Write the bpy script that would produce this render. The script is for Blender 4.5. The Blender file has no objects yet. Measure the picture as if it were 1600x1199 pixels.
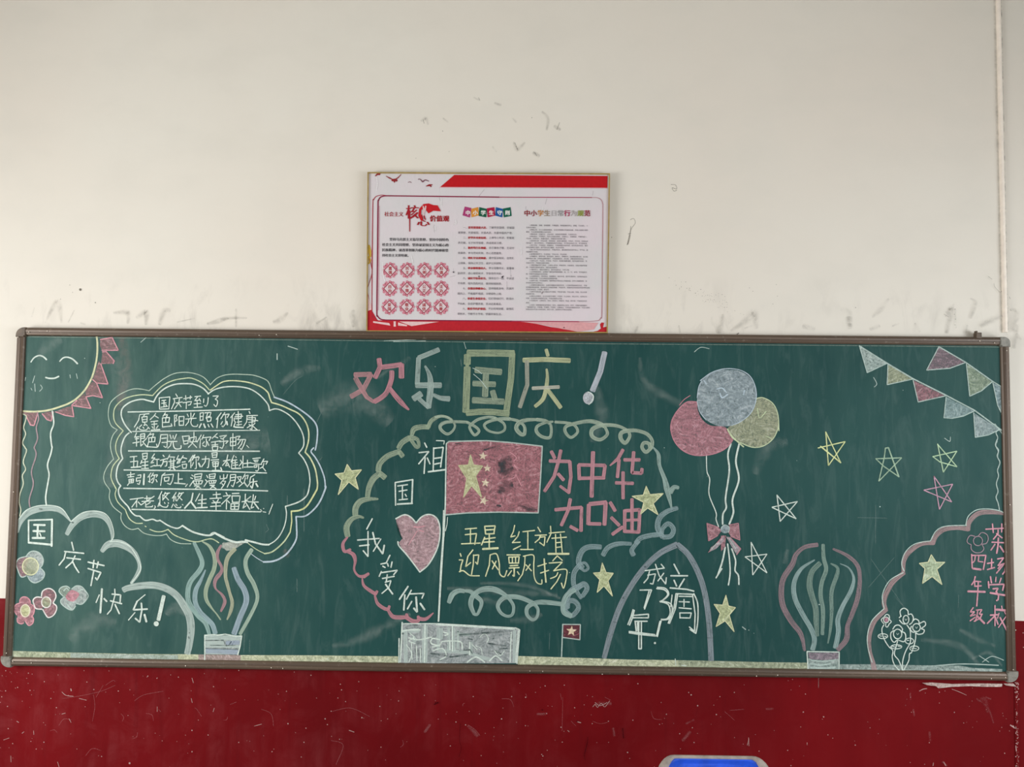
import bpy, math, random
from mathutils import Vector, Matrix
from mathutils.geometry import tessellate_polygon
random.seed(7)
S = bpy.context.scene
COL = S.collection
R_ = math.radians

# ------------------------------------------------------------------ camera, world, lights, exposure
F_PX, IW, IH = 1155.0, 1600.0, 1199.0
YAW, PITCH, ROLL = 0.01100345, 0.04921979, 0.01122323
CAM = Vector((0.04052, -2.66354, 1.69955))
_cy, _sy, _cp, _sp = math.cos(YAW), math.sin(YAW), math.cos(PITCH), math.sin(PITCH)
FW = Vector((-_sy*_cp, _cy*_cp, _sp))
_r0 = Vector((_cy, _sy, 0)); _u0 = _r0.cross(FW)
RT = _r0*math.cos(ROLL) + _u0*math.sin(ROLL)
UP = _u0*math.cos(ROLL) - _r0*math.sin(ROLL)
cam = bpy.data.cameras.new('camera'); camo = bpy.data.objects.new('camera', cam); COL.objects.link(camo)
camo.matrix_world = Matrix(((RT.x, UP.x, -FW.x, CAM.x), (RT.y, UP.y, -FW.y, CAM.y), (RT.z, UP.z, -FW.z, CAM.z), (0, 0, 0, 1)))
cam.sensor_fit = 'HORIZONTAL'; cam.sensor_width = 36.0; cam.lens = 36.0*F_PX/IW
cam.clip_start = 0.05; cam.clip_end = 100
S.camera = camo

world = bpy.data.worlds.new('world'); S.world = world; world.use_nodes = True
bg = world.node_tree.nodes['Background']
bg.inputs[0].default_value = (0.80, 0.88, 1.0, 1); bg.inputs[1].default_value = 1.0

def area_light(name, loc, rot, sx, sy, power, color):
    l = bpy.data.lights.new(name, 'AREA'); l.shape = 'RECTANGLE'; l.size = sx; l.size_y = sy
    l.energy = power; l.color = color
    o = bpy.data.objects.new(name, l); COL.objects.link(o); o.location = loc; o.rotation_euler = rot
    return o
# daylight through the classroom's side windows (left side is the sunnier one)
# (sky light slants a little down into the room)
area_light('window_daylight_left', (-3.38, -2.0, 1.52), (0, R_(-80), 0), 1.4, 1.9, 99, (1.0, 0.985, 0.955)).data.spread = R_(165)
area_light('window_daylight_right', (3.38, -2.0, 1.52), (0, R_(75), 0), 1.4, 1.9, 68, (0.955, 0.98, 1.0)).data.spread = R_(165)
area_light('window_daylight_right', (3.38, -4.6, 1.52), (0, R_(75), 0), 1.4, 1.9, 44, (0.955, 0.98, 1.0)).data.spread = R_(165)
S.view_settings.view_transform = 'Standard'
S.view_settings.look = 'None'
S.view_settings.gamma = 1.0
S.view_settings.use_curve_mapping = False
S.view_settings.exposure = 0.20
S.cycles.transparent_max_bounces = 24
S.cycles.max_bounces = 8

# ------------------------------------------------------------------ helpers
def P(px, py, y=0.0):
    """point of the plane at depth y that stands at pixel (px, py) of the 1600x1199 frame"""
    d = FW*F_PX + RT*(px-IW/2) - UP*(py-IH/2)
    t = (y-CAM.y)/d.y
    return CAM + d*t
def lin(c):
    return tuple(((v/255)/12.92 if v/255 <= 0.04045 else ((v/255+0.055)/1.055)**2.4) for v in c) + (1.0,)
def link(o, parent=None):
    COL.objects.link(o)
    if parent is not None: o.parent = parent
    return o
def props(o, label=None, cat=None, kind=None, group=None):
    if label: o['label'] = label
    if cat: o['category'] = cat
    if kind: o['kind'] = kind
    if group: o['group'] = group
    return o
def empty(name, loc=(0, 0, 0)):
    o = bpy.data.objects.new(name, None); o.location = loc; o.empty_display_size = 0.05
    COL.objects.link(o); return o

class MB:
    """collects geometry for one mesh object"""
    def __init__(s): s.v = []; s.f = []; s.uv = []; s.mi = []; s.mats = []; s.sm = []
    def mat(s, m):
        if m not in s.mats: s.mats.append(m)
        return s.mats.index(m)
    def face(s, idx, mi, uvs=None, smooth=False):
        s.f.append(idx); s.mi.append(mi); s.sm.append(smooth)
        s.uv.extend(uvs if uvs else [(0, 0)]*len(idx))
    def box(s, x0, x1, y0, y1, z0, z1, m, bev=0.0):
        mi = s.mat(m); b = bev; n = len(s.v)
        if b <= 0:
            for z in (z0, z1):
                for x, y in ((x0, y0), (x1, y0), (x1, y1), (x0, y1)): s.v.append((x, y, z))
            for q in ((0,3,2,1),(4,5,6,7),(0,1,5,4),(1,2,6,5),(2,3,7,6),(3,0,4,7)): s.face([n+i for i in q], mi)
            return
        import bmesh
        bm = bmesh.new(); bmesh.ops.create_cube(bm, size=1.0)
        for v in bm.verts:
            v.co = Vector(((x0+x1)/2+v.co.x*(x1-x0), (y0+y1)/2+v.co.y*(y1-y0), (z0+z1)/2+v.co.z*(z1-z0)))
        bmesh.ops.bevel(bm, geom=list(bm.edges), offset=b, segments=2, affect='EDGES', profile=0.6)
        s.addbm(bm, mi)
    def addbm(s, bm, mi, smooth=False):
        n = len(s.v); bm.verts.index_update()
        for v in bm.verts: s.v.append(tuple(v.co))
        for f in bm.faces: s.face([n+v.index for v in f.verts], mi, smooth=smooth)
        bm.free()
    def tube(s, pts, r, m, seg=10, closed=False):
        rr = r if isinstance(r, (list, tuple)) else [r]*len(pts)
        mi = s.mat(m); n0 = len(s.v); N = len(pts); pts = [Vector(p) for p in pts]
        up = None
        for i, p in enumerate(pts):
            if closed: t = (pts[(i+1) % N]-pts[i-1])
            else: t = pts[min(i+1, N-1)]-pts[max(i-1, 0)]
            t.normalize()
            if up is None:
                up = Vector((0, 0, 1)) if abs(t.z) < 0.9 else Vector((0, 1, 0))
            a = t.cross(up).normalized(); up = a.cross(t).normalized()
            for k in range(seg):
                w = 2*math.pi*k/seg
                s.v.append(tuple(p + a*math.cos(w)*rr[i] + up*math.sin(w)*rr[i]))
        for i in range(N if closed else N-1):
            j = (i+1) % N
            for k in range(seg):
                l = (k+1) % seg
                s.face([n0+i*seg+k, n0+i*seg+l, n0+j*seg+l, n0+j*seg+k], mi, smooth=True)
        if not closed:
            s.face([n0+k for k in range(seg)][::-1], mi); s.face([n0+(N-1)*seg+k for k in range(seg)], mi)
    def build(s, name, parent=None, loc=None):
        me = bpy.data.meshes.new(name); me.from_pydata(s.v, [], s.f)
        for m in s.mats: me.materials.append(m)
        me.polygons.foreach_set('material_index', s.mi)
        me.polygons.foreach_set('use_smooth', s.sm)
        u = me.uv_layers.new(name='UVMap')
        flat = [c for q in s.uv for c in q]
        u.data.foreach_set('uv', flat)
        me.update()
        o = bpy.data.objects.new(name, me)
        return link(o, parent)

# ------------------------------------------------------------------ materials
def newmat(name, rough=0.8, spec=0.3):
    m = bpy.data.materials.new(name); m.use_nodes = True
    nt = m.node_tree; b = nt.nodes['Principled BSDF']
    b.inputs['Roughness'].default_value = rough
    b.inputs['Specular IOR Level'].default_value = spec
    return m, nt, b
class N:
    """tiny node-graph helper"""
    def __init__(s, nt): s.nt = nt
    def new(s, t, **k):
        n = s.nt.nodes.new(t)
        for a, v in k.items(): setattr(n, a, v)
        return n
    def link(s, a, b): s.nt.links.new(a, b)
    def val(s, x, sock):
        if isinstance(x, (int, float)): sock.default_value = x
        elif isinstance(x, (tuple, list)): sock.default_value = x
        else: s.link(x, sock)
    def math(s, op, a, b=0.0, c=None, clamp=False):
        n = s.new('ShaderNodeMath', operation=op, use_clamp=clamp)
        s.val(a, n.inputs[0]); s.val(b, n.inputs[1])
        if c is not None: s.val(c, n.inputs[2])
        return n.outputs[0]
    def co(s, what='Object'): return s.new('ShaderNodeTexCoord').outputs[what]
    def mapping(s, v, scale=(1, 1, 1), rot=(0, 0, 0), loc=(0, 0, 0)):
        n = s.new('ShaderNodeMapping'); s.link(v, n.inputs[0])
        n.inputs['Scale'].default_value = scale; n.inputs['Rotation'].default_value = rot; n.inputs['Location'].default_value = loc
        return n.outputs[0]
    def noise(s, v, scale, detail=3, rough=0.55, dist=0.0):
        n = s.new('ShaderNodeTexNoise'); s.link(v, n.inputs['Vector'])
        n.inputs['Scale'].default_value = scale; n.inputs['Detail'].default_value = detail
        n.inputs['Roughness'].default_value = rough; n.inputs['Distortion'].default_value = dist
        return n.outputs['Fac']
    def voro(s, v, scale, rnd=1.0):
        n = s.new('ShaderNodeTexVoronoi'); s.link(v, n.inputs['Vector']); n.inputs['Scale'].default_value = scale
        n.inputs['Randomness'].default_value = rnd
        return n.outputs['Distance'], n.outputs['Color']
    def ramp(s, x, lo, hi, a=0.0, b=1.0):
        n = s.new('ShaderNodeMapRange'); s.link(x, n.inputs[0])
        n.inputs[1].default_value = lo; n.inputs[2].default_value = hi; n.inputs[3].default_value = a; n.inputs[4].default_value = b
        return n.outputs[0]
    def mix(s, f, a, b):
        n = s.new('ShaderNodeMix', data_type='RGBA')
        s.val(f, n.inputs['Factor']); s.val(a, n.inputs['A']); s.val(b, n.inputs['B'])
        return n.outputs['Result']
    def sep(s, v):
        n = s.new('ShaderNodeSeparateXYZ'); s.link(v, n.inputs[0]); return n.outputs
    def bump(s, h, st, dist=0.002):
        n = s.new('ShaderNodeBump'); s.link(h, n.inputs['Height']); n.inputs['Strength'].default_value = st
        n.inputs['Distance'].default_value = dist; return n.outputs[0]

_cache = {}
def chalk(rgb, cov=0.9, kind='line'):
    key = (rgb, cov, kind)
    if key in _cache: return _cache[key]
    m, nt, b = newmat('chalk_%s_%d_%d_%d' % (kind, *rgb), 0.95, 0.05)
    lum = 0.30*rgb[0]+0.59*rgb[1]+0.11*rgb[2]
    if rgb[0] > rgb[1]*1.25 and lum > 85: rgb = tuple(int(v+(235-v)*.16) for v in rgb); lum = 0.30*rgb[0]+0.59*rgb[1]+0.11*rgb[2]
    if lum > 90:                            # chalk pigment is pale and dusty
        k = {'fill': .44, 'broad': .30}.get(kind, .20)
        rgb = tuple(min(242, int((v+(lum-v)*k)*{'fill': 1.10, 'broad': 1.06}.get(kind, 1.05))) for v in rgb)
    g = N(nt); o = g.co('Object')
    fine = g.noise(o, 620, 2, 0.6)
    if kind == 'line':
        c = g.math('MULTIPLY', g.ramp(fine, 0.30, 0.62, 0.62, 1.0), cov)
        med = g.noise(o, 60, 2, 0.5); c = g.math('MULTIPLY', c, g.ramp(med, 0.3, 0.6, 0.75, 1.0))
    elif kind == 'broad':
        uv = g.co('UV'); sx = g.sep(uv)
        v = g.math('ABSOLUTE', sx[1]); e = g.math('POWER', v, 5.0)
        st = g.noise(g.mapping(uv, (14, 2.6, 1)), 1.0, 3, 0.6)
        gap = g.noise(g.mapping(uv, (22, 0.5, 1)), 1.0, 2, 0.6)
        c = g.ramp(st, 0.30, 0.70, cov*0.58, cov*1.16)
        c = g.math('ADD', c, g.math('MULTIPLY', e, 0.13))
        c = g.math('MULTIPLY', c, g.ramp(gap, 0.28, 0.42, 0.70, 1.0))
        c = g.math('MULTIPLY', c, g.ramp(fine, 0.30, 0.55, 0.75, 1.0), clamp=True)
    elif kind == 'fill':
        w1 = g.noise(g.mapping(o, (1, 1, 1.5), (0, 0.6, 0)), 15, 4, 0.60, 4.5)
        w2 = g.noise(g.mapping(o, (1.6, 1, 1), (0, 0.25, 0)), 34, 4, 0.6, 3.5)
        c = g.math('MULTIPLY', g.ramp(w1, 0.32, 0.66, 0.58, 1.15), g.ramp(w2, 0.3, 0.65, 0.66, 1.18))
        c = g.math('MULTIPLY', c, g.ramp(fine, 0.3, 0.6, 0.82, 1.0))
        c = g.math('MULTIPLY', c, cov, clamp=True)
    else:                                  # smear: soft rubbed dust, fades to its border
        uv = g.co('UV'); sx = g.sep(uv)
        v = g.math('SUBTRACT', 1.0, g.math('ABSOLUTE', sx[1]), clamp=True)
        v = g.math('MULTIPLY', g.math('MULTIPLY', v, v), g.math('SUBTRACT', 3.0, g.math('MULTIPLY', v, 2.0)))
        c = g.math('MULTIPLY', v, cov)
        c = g.math('MULTIPLY', c, g.ramp(g.noise(o, 26, 4, 0.65, 0.6), 0.36, 0.70, 0.15, 1.3), clamp=True)
    b.inputs['Base Color'].default_value = lin(rgb)
    if kind == 'fill':                      # where the stick was pressed harder the chalk is whiter
        hi = tuple(min(245, int(v+(235-v)*.42)) for v in rgb)
        g.link(g.mix(g.ramp(w1, 0.52, 0.74, 0.0, 0.9), lin(rgb), lin(hi)), b.inputs['Base Color'])
    g.link(c, b.inputs['Alpha'])
    _cache[key] = m; return m
def flat(rgb, rough=0.5, spec=0.3, name='print'):
    key = ('flat', rgb, rough)
    if key in _cache: return _cache[key]
    m, nt, b = newmat('%s_%d_%d_%d' % (name, *rgb), rough, spec)
    b.inputs['Base Color'].default_value = lin(rgb)
    g = N(nt); n = g.noise(g.co('Object'), 90, 3)
    g.link(g.mix(g.ramp(n, 0.3, 0.7), lin(rgb), lin(tuple(min(255, int(v*0.93)) for v in rgb))), b.inputs['Base Color'])
    _cache[key] = m; return m

# ------------------------------------------------------------------ stroke tools
def parse(txt):
    out = []; wl = [None]
    for s in txt.split(';'):
        s = s.strip()
        if not s: continue
        sm = False; pts = []
        for t in s.split():
            while t and t[0] == '~': sm = True; t = t[1:]
            if not t: continue
            if t[0] == 'w': wl = [float(a) for a in t[1:].split(':')]; continue
            a, b = t.split(','); pts.append((float(a), float(b)))
        out.append((sm, list(wl), pts))
    return out
def catmull(p, closed=False, n=7):
    if len(p) < 3: return p
    q = []; L = len(p); m = L if closed else L-1
    for i in range(m):
        if closed: a, b, c, d = p[(i-1) % L], p[i], p[(i+1) % L], p[(i+2) % L]
        else: a, b, c, d = p[max(i-1, 0)], p[i], p[i+1], p[min(i+2, L-1)]
        for k in range(n):
            t = k/n; t2 = t*t; t3 = t2*t
            q.append(tuple(0.5*(2*b[j]+(c[j]-a[j])*t+(2*a[j]-5*b[j]+4*c[j]-d[j])*t2+(3*b[j]-a[j]-3*c[j]+d[j])*t3) for j in (0, 1)))
    if not closed: q.append(p[-1])
    return q
def lerp_list(w, t):
    if len(w) == 1: return w[0]
    x = t*(len(w)-1); i = min(int(x), len(w)-2); return w[i]+(w[i+1]-w[i])*(x-i)

class Draw:
    """one drawn figure: strokes, fills and dots traced as real marks lying on a plane"""
    def __init__(s, plane, lift=0.0003, step=0.00003):
        s.mb = MB(); s.y = plane-lift-0.0003; s.step = step; s.k = 1.08
    def nxt(s): s.y -= s.step; return s.y
    def crop(s, c): s.c = c; return s
    def px(s, p): return (s.c[0]+p[0]/s.c[2], s.c[1]+p[1]/s.c[2])
    def st(s, crop, mat, w, txt, soft=False):
        s.c = crop; mi = s.mb.mat(mat)
        for sm, wl, pts in parse(txt):
            if wl[0] is None: wl = w if isinstance(w, list) else [w]
            pts = [s.px(p) for p in pts]
            if len(pts) == 1: s.disc(pts[0], wl[0]/2, wl[0]/2, mi); continue
            if sm: pts = catmull(pts)
            s.ribbon(pts, wl, mi, soft)
        return s
    def ribbon(s, pts, wl, mi, soft=False):
        y = s.nxt(); mb = s.mb
        q = [pts[0]]
        for p in pts[1:]:
            if math.hypot(p[0]-q[-1][0], p[1]-q[-1][1]) > 0.05: q.append(p)
        pts = q
        if len(pts) < 2: return
        L = [0.0]
        for a, b in zip(pts, pts[1:]): L.append(L[-1]+math.hypot(b[0]-a[0], b[1]-a[1]))
        tot = L[-1]; rows = []
        def nrm(a, b):
            d = (b[0]-a[0], b[1]-a[1]); l = math.hypot(*d) or 1; return (-d[1]/l, d[0]/l)
        ns = [nrm(a, b) for a, b in zip(pts, pts[1:])]
        wl = [q*s.k for q in wl]
        w0, w1 = lerp_list(wl, 0)/2, lerp_list(wl, 1)/2
        u0 = random.uniform(0, 9)
        def row(p, n, h, u): rows.append(((p[0]+n[0]*h, p[1]+n[1]*h), (p[0]-n[0]*h, p[1]-n[1]*h), u))
        d0 = (ns[0][1], -ns[0][0])
        e0 = min(w0*0.8, 1.3)
        row((pts[0][0]-d0[0]*e0, pts[0][1]-d0[1]*e0), ns[0], w0*0.45, -e0)
        row((pts[0][0]-d0[0]*e0*0.5, pts[0][1]-d0[1]*e0*0.5), ns[0], w0*0.85, -e0*0.5)
        for i, p in enumerate(pts):
            h = lerp_list(wl, L[i]/tot)/2
            if 0 < i < len(pts)-1:
                a, b = ns[i-1], ns[i]; dot = a[0]*b[0]+a[1]*b[1]
                if dot > 0.35:
                    m = (a[0]+b[0], a[1]+b[1]); l = math.hypot(*m); m = (m[0]/l, m[1]/l)
                    row(p, m, h/max(0.6, m[0]*a[0]+m[1]*a[1]), L[i])
                else:
                    row(p, a, h, L[i]); row(p, b, h, L[i]+0.01)
            else: row(p, ns[0] if i == 0 else ns[-1], h, L[i])
        d1 = (ns[-1][1], -ns[-1][0]); e1 = min(w1*0.8, 1.3)
        row((pts[-1][0]+d1[0]*e1*0.5, pts[-1][1]+d1[1]*e1*0.5), ns[-1], w1*0.85, tot+e1*0.5)
        row((pts[-1][0]+d1[0]*e1, pts[-1][1]+d1[1]*e1), ns[-1], w1*0.45, tot+e1)
        n0 = len(mb.v); sc = 0.0023
        for a, b, u in rows:
            mb.v.append(tuple(P(a[0], a[1], y))); mb.v.append(tuple(P(b[0], b[1], y)))
        for i in range(len(rows)-1):
            ua, ub = u0+rows[i][2]*sc, u0+rows[i+1][2]*sc; k = n0+2*i
            mb.face([k, k+2, k+3, k+1], mi, [(ua, 1), (ub, 1), (ub, -1), (ua, -1)])
    def disc(s, c, rx, ry, mi, n=14, soft=False, rot=0.0):
        y = s.nxt(); mb = s.mb; n0 = len(mb.v)
        mb.v.append(tuple(P(c[0], c[1], y)))
        for k in range(n):
            a = 2*math.pi*k/n; x, z = rx*math.cos(a), ry*math.sin(a)
            mb.v.append(tuple(P(c[0]+x*math.cos(rot)-z*math.sin(rot), c[1]+x*math.sin(rot)+z*math.cos(rot), y)))
        for k in range(n):
            e = 1.0 if soft else 0.0
            mb.face([n0, n0+1+k, n0+1+(k+1) % n], mi, [(k*.1, 0), (k*.1, e), (k*.1+.1, e)])
    def ell(s, crop, mat, cx, cy, rx, ry, n=26, soft=False, rot=0.0):
        s.c = crop; s.disc(s.px((cx, cy)), rx/crop[2], ry/crop[2], s.mb.mat(mat), n, soft, rot); return s
    def ring(s, crop, mat, w, cx, cy, rx, ry, n=12):
        t = ' '.join('%.1f,%.1f' % (cx+rx*math.cos(2*math.pi*k/n+.4), cy+ry*math.sin(2*math.pi*k/n+.4)) for k in range(n+1))
        return s.st(crop, mat, w, '~ '+t)
    def poly(s, crop, mat, txt):
        s.c = crop; mi = s.mb.mat(mat)
        for sm, wl, pts in parse(txt):
            pts = [s.px(p) for p in pts]
            if sm: pts = catmull(pts, True, 5)
            y = s.nxt(); n0 = len(s.mb.v)
            for p in pts: s.mb.v.append(tuple(P(p[0], p[1], y)))
            for t in tessellate_polygon([[Vector((p[0], p[1], 0)) for p in pts]]):
                s.mb.face([n0+i for i in t], mi, [(0, 0)]*3)
        return s
    def build(s, name, parent, label=None, kind=None):
        o = s.mb.build(name, parent); props(o, label, kind=kind); return o

FULL = (0, 0, 1)
C1, C2, C3, C4, C5, C6, C7, C8 = (0,500,5.995), (0,700,5.995), (0,880,5.995), (150,570,5.995), (330,570,5.995), (150,740,5.995), (330,740,5.995), (200,880,5.995)
T1, T2 = (540,530,7.273), (740,530,7.273)
M1, M2, M3, M4, M5, M6 = (510,640,5.995), (680,640,5.995), (850,640,5.71), (520,790,5.995), (690,810,7.052), (610,940,5.161)
R1, R2, R3, R4, R5, R6, R7, R8 = (880,820,4.996), (1030,560,5.995), (1080,690,3.868), (1190,840,5.211), (1240,650,5.333), (1320,520,5.714), (1440,690,6.66), (1340,780,3.996)
PA, PB, PC, PD = (190,610,11.99), (290,610,11.43), (190,700,10.9), (300,700,10.9)
FL, GF, KT, QR = (1360,940,9.99), (10,860,9.59), (270,830,5.71), (1500,800,6.31)

# ------------------------------------------------------------------ the setting
WALL = 0.030          # wall face
FRONT = 0.0           # front of the board's frame
FACE = 0.012          # writing surface

def plaster():
    m, nt, b = newmat('cream_plaster', 0.85, 0.2); g = N(nt); o = g.co('Object')
    x, y, z = g.sep(o)
    big = g.noise(o, 0.9, 3, 0.5); med = g.noise(g.mapping(o, (1, 1, 1.6)), 4, 4, 0.55)
    c = g.mix(g.ramp(big, 0.35, 0.65), lin((232, 228, 218)), lin((231, 224, 213)))
    c = g.mix(g.math('MULTIPLY', g.ramp(med, 0.45, 0.7), 0.35), c, lin((222, 218, 208)))
    # rubbed grey smudges where chalky hands and dusters reach just above the board
    band = g.math('MULTIPLY', g.ramp(z, 1.98, 2.03), g.ramp(z, 2.24, 2.03), clamp=True)
    sm = g.noise(g.mapping(o, (1.0, 1, 0.42), (0, 0.25, 0)), 17, 4, 0.62, 0.5)
    sm2 = g.noise(o, 3.2, 2, 0.5)
    k = g.math('MULTIPLY', g.math('MULTIPLY', band, g.ramp(sm, 0.50, 0.72)), g.ramp(sm2, 0.40, 0.62), clamp=True)
    c = g.mix(g.math('MULTIPLY', k, 0.55), c, lin((158, 152, 144)))
    g.link(c, b.inputs['Base Color'])
    h = g.noise(o, 30, 4, 0.6); g.link(g.bump(h, 0.12, 0.003), b.inputs['Normal'])
    return m
def red_paint():
    m, nt, b = newmat('oxblood_gloss_paint', 0.7, 0.12); g = N(nt); o = g.co('Object')
    x, y, z = g.sep(o)
    big = g.noise(g.mapping(o, (1, 1, 0.6)), 1.6, 4, 0.6)
    c = g.mix(g.ramp(big, 0.3, 0.7), lin((96, 3, 10)), lin((118, 7, 15)))
    streak = g.noise(g.mapping(o, (9, 1, 0.8)), 2.2, 4, 0.6)
    dust = g.noise(o, 6, 5, 0.68, 0.8)
    west = g.ramp(x, 1.2, -1.6, 0.18, 1.0)                      # the dusty end, where chalk is wiped off
    d = g.math('MULTIPLY', g.math('MULTIPLY', g.ramp(dust, 0.44, 0.76), g.ramp(streak, 0.35, 0.6)), west, clamp=True)
    c = g.mix(g.math('MULTIPLY', d, 0.16), c, lin((178, 100, 104)))
    dk = g.noise(g.mapping(o, (14, 1, 1.1)), 1.7, 4, 0.6)
    c = g.mix(g.math('MULTIPLY', g.ramp(dk, 0.58, 0.75), 0.35), c, lin((84, 6, 14)))
    dist, colr = g.voro(g.mapping(o, (1, 1, 1)), 26)
    pick = g.ramp(g.sep(colr)[0], 0.70, 0.72)
    rad = g.math('MULTIPLY', g.sep(colr)[1], 0.055)
    sp = g.math('MULTIPLY', g.math('LESS_THAN', dist, rad), pick, clamp=True)
    c = g.mix(g.math('MULTIPLY', sp, 0.85), c, lin((222, 196, 190)))
    g.link(c, b.inputs['Base Color'])
    g.link(g.bump(g.noise(o, 45, 4, 0.6), 0.15, 0.002), b.inputs['Normal'])
    return m
def board_green():
    m, nt, b = newmat('green_writing_surface', 0.62, 0.18); g = N(nt); o = g.co('Object')
    x, y, z = g.sep(o)
    big = g.noise(o, 1.7, 4, 0.6); med = g.noise(g.mapping(o, (2.2, 1, 0.7)), 5, 5, 0.62, 0.5)
    c = g.mix(g.ramp(big, 0.35, 0.65), lin((15, 64, 64)), lin((24, 72, 71)))
    # rubbed-out chalk dust: heaviest at the ends of the board, round the writing
    west = g.ramp(x, -0.55, -1.5, 0.0, 1.0); east = g.ramp(x, 0.7, 1.6, 0.0, 0.22)
    topw = g.ramp(z, 1.15, 1.75, 0.75, 0.9)
    d = g.math('MULTIPLY', g.math('ADD', west, east), topw)
    d = g.math('ADD', d, 0.22)
    d = g.math('MULTIPLY', d, g.ramp(med, 0.30, 0.72, 0.35, 1.0), clamp=True)
    c = g.mix(g.math('MULTIPLY', d, 0.23), c, lin((132, 162, 146)))
    sw = g.noise(g.mapping(o, (5.5, 1, 1.0), (0, 0.6, 0)), 5, 5, 0.66, 1.2)
    c = g.mix(g.math('MULTIPLY', g.ramp(sw, 0.50, 0.85), 0.13), c, lin((150, 170, 165)))
    dist, colr = g.voro(o, 30)
    sp = g.math('MULTIPLY', g.math('LESS_THAN', dist, g.math('MULTIPLY', g.sep(colr)[1], 0.05)), g.ramp(g.sep(colr)[0], 0.78, 0.80), clamp=True)
    c = g.mix(g.math('MULTIPLY', sp, 0.8), c, lin((205, 222, 214)))
    g.link(c, b.inputs['Base Color'])
    g.link(g.bump(g.noise(o, 160, 3, 0.6), 0.05, 0.001), b.inputs['Normal'])
    return m
def frame_metal(name, axis):
    m, nt, b = newmat(name, 0.42, 0.5); g = N(nt); o = g.co('Object')
    sc = (0.6, 40, 40) if axis == 'x' else (40, 40, 0.6)
    st = g.noise(g.mapping(o, sc), 1.6, 4, 0.6)
    big = g.noise(o, 5, 3, 0.6)
    c = g.mix(g.ramp(st, 0.35, 0.65), lin((74, 62, 52)), lin((108, 92, 78)))
    c = g.mix(g.math('MULTIPLY', g.ramp(big, 0.4, 0.7), 0.35), c, lin((96, 74, 60)))
    dust = g.noise(o, 60, 4, 0.7)
    c = g.mix(g.math('MULTIPLY', g.ramp(dust, 0.60, 0.80), 0.5), c, lin((190, 180, 165)))
    b.inputs['Metallic'].default_value = 0.25
    g.link(c, b.inputs['Base Color']); return m
def simple(name, rgb, rough=0.6, spec=0.3, metal=0.0, var=0.10, scale=20, bump=0.0):
    m, nt, b = newmat(name, rough, spec); g = N(nt); o = g.co('Object')
    n = g.noise(o, scale, 4, 0.6)
    g.link(g.mix(g.ramp(n, 0.3, 0.7), lin(tuple(int(v*(1-var)) for v in rgb)), lin(tuple(min(255, int(v*(1+var))) for v in rgb))), b.inputs['Base Color'])
    b.inputs['Metallic'].default_value = metal
    if bump: g.link(g.bump(n, bump, 0.003), b.inputs['Normal'])
    return m
M_PLASTER, M_RED, M_GREEN = plaster(), red_paint(), board_green()
M_FX, M_FZ = frame_metal('weathered_frame_horizontal', 'x'), frame_metal('weathered_frame_vertical', 'z')
M_CORNER = simple('grey_plastic_corner', (128, 126, 118), 0.5, 0.4, 0, 0.15, 60)
M_CORNER_D = simple('dark_plastic_corner', (92, 78, 64), 0.5, 0.4, 0, 0.2, 60)
M_SCREW = simple('dull_screw', (206, 196, 182), 0.35, 0.6, 0.5)
M_WHITE = simple('white_plaster', (196, 193, 186), 0.9, 0.2)
M_FLOOR = simple('grey_terrazzo', (128, 122, 114), 0.6, 0.3, 0, 0.15, 30)

RX = 3.45
mb = MB()
zr = P(1600, 971, WALL).z; zl = P(0, 935, WALL).z
xa, xb = P(0, 935, WALL).x, P(1600, 971, WALL).x
def dz(x): return zl+(zr-zl)*(x-xa)/(xb-xa)
mb.box(-RX, RX, WALL, WALL+0.2, 0, 3.7, M_PLASTER)
wall = props(mb.build('wall_back'), kind='structure')
mb = MB(); mi = mb.mat(M_RED)      # coat of red paint up to a hand-cut line
n = 60; yy = WALL-0.0012
for i in range(n+1):
    x = -RX+0.002+(2*RX-0.004)*i/n; zt = dz(x)+0.0015*math.sin(i*1.7)+0.001*math.sin(i*4.1)
    mb.v += [(x, yy, 0.002), (x, yy, zt), (x, WALL, zt), (x, WALL, 0.002)]
for i in range(n):
    a, b_ = 4*i, 4*i+4
    for q in ((0, 1), (1, 2), (3, 0)):
        mb.face([a+q[0], a+q[1], b_+q[1], b_+q[0]][::-1], mi)
dado = props(mb.build('painted_dado', wall), 'dark red painted lower part of the wall')

mb = MB(); mb.box(-RX, RX, -7.5, WALL+0.2, -0.15, 0, M_FLOOR); props(mb.build('floor'), kind='structure')
mb = MB(); mb.box(-RX-.2, RX+.2, -7.5, WALL+0.2, 3.7, 3.85, M_WHITE); props(mb.build('ceiling'), kind='structure')
mb = MB(); mb.box(-RX-.2, RX+.2, -7.7, -7.5, -0.15, 3.7, M_WHITE); props(mb.build('wall_front'), kind='structure')
for sd, nm in ((-1, 'left'), (1, 'right')):
    mb = MB(); x0, x1 = (sd*RX, sd*(RX+.2)) if sd > 0 else (sd*(RX+.2), sd*RX)
    za, zb = 0.87, 2.37
    mb.box(x0, x1, -7.5, WALL+0.2, -.15, za, M_WHITE); mb.box(x0, x1, -7.5, WALL+0.2, zb, 3.7, M_WHITE)
    for ya, yb in ((-7.5, -5.55), (-3.65, -2.95), (-1.05, WALL+0.2)): mb.box(x0, x1, ya, yb, za, zb, M_WHITE)
    props(mb.build('wall_'+nm), kind='structure')
    for yc in (-2.0, -4.6):
        mb = MB(); xm = (x0+x1)/2
        for a, b_ in ((-.95, -.90), (-.03, .03), (.90, .95)): mb.box(xm-.03, xm+.03, yc+a, yc+b_, za, zb, M_WHITE)
        for a, b_ in ((za, za+.05), (zb-.05, zb)):
            for c, d in ((-.90, -.03), (.03, .90)): mb.box(xm-.03, xm+.03, yc+c, yc+d, a, b_, M_WHITE)
        props(mb.build('window_1'), kind='structure')

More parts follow.
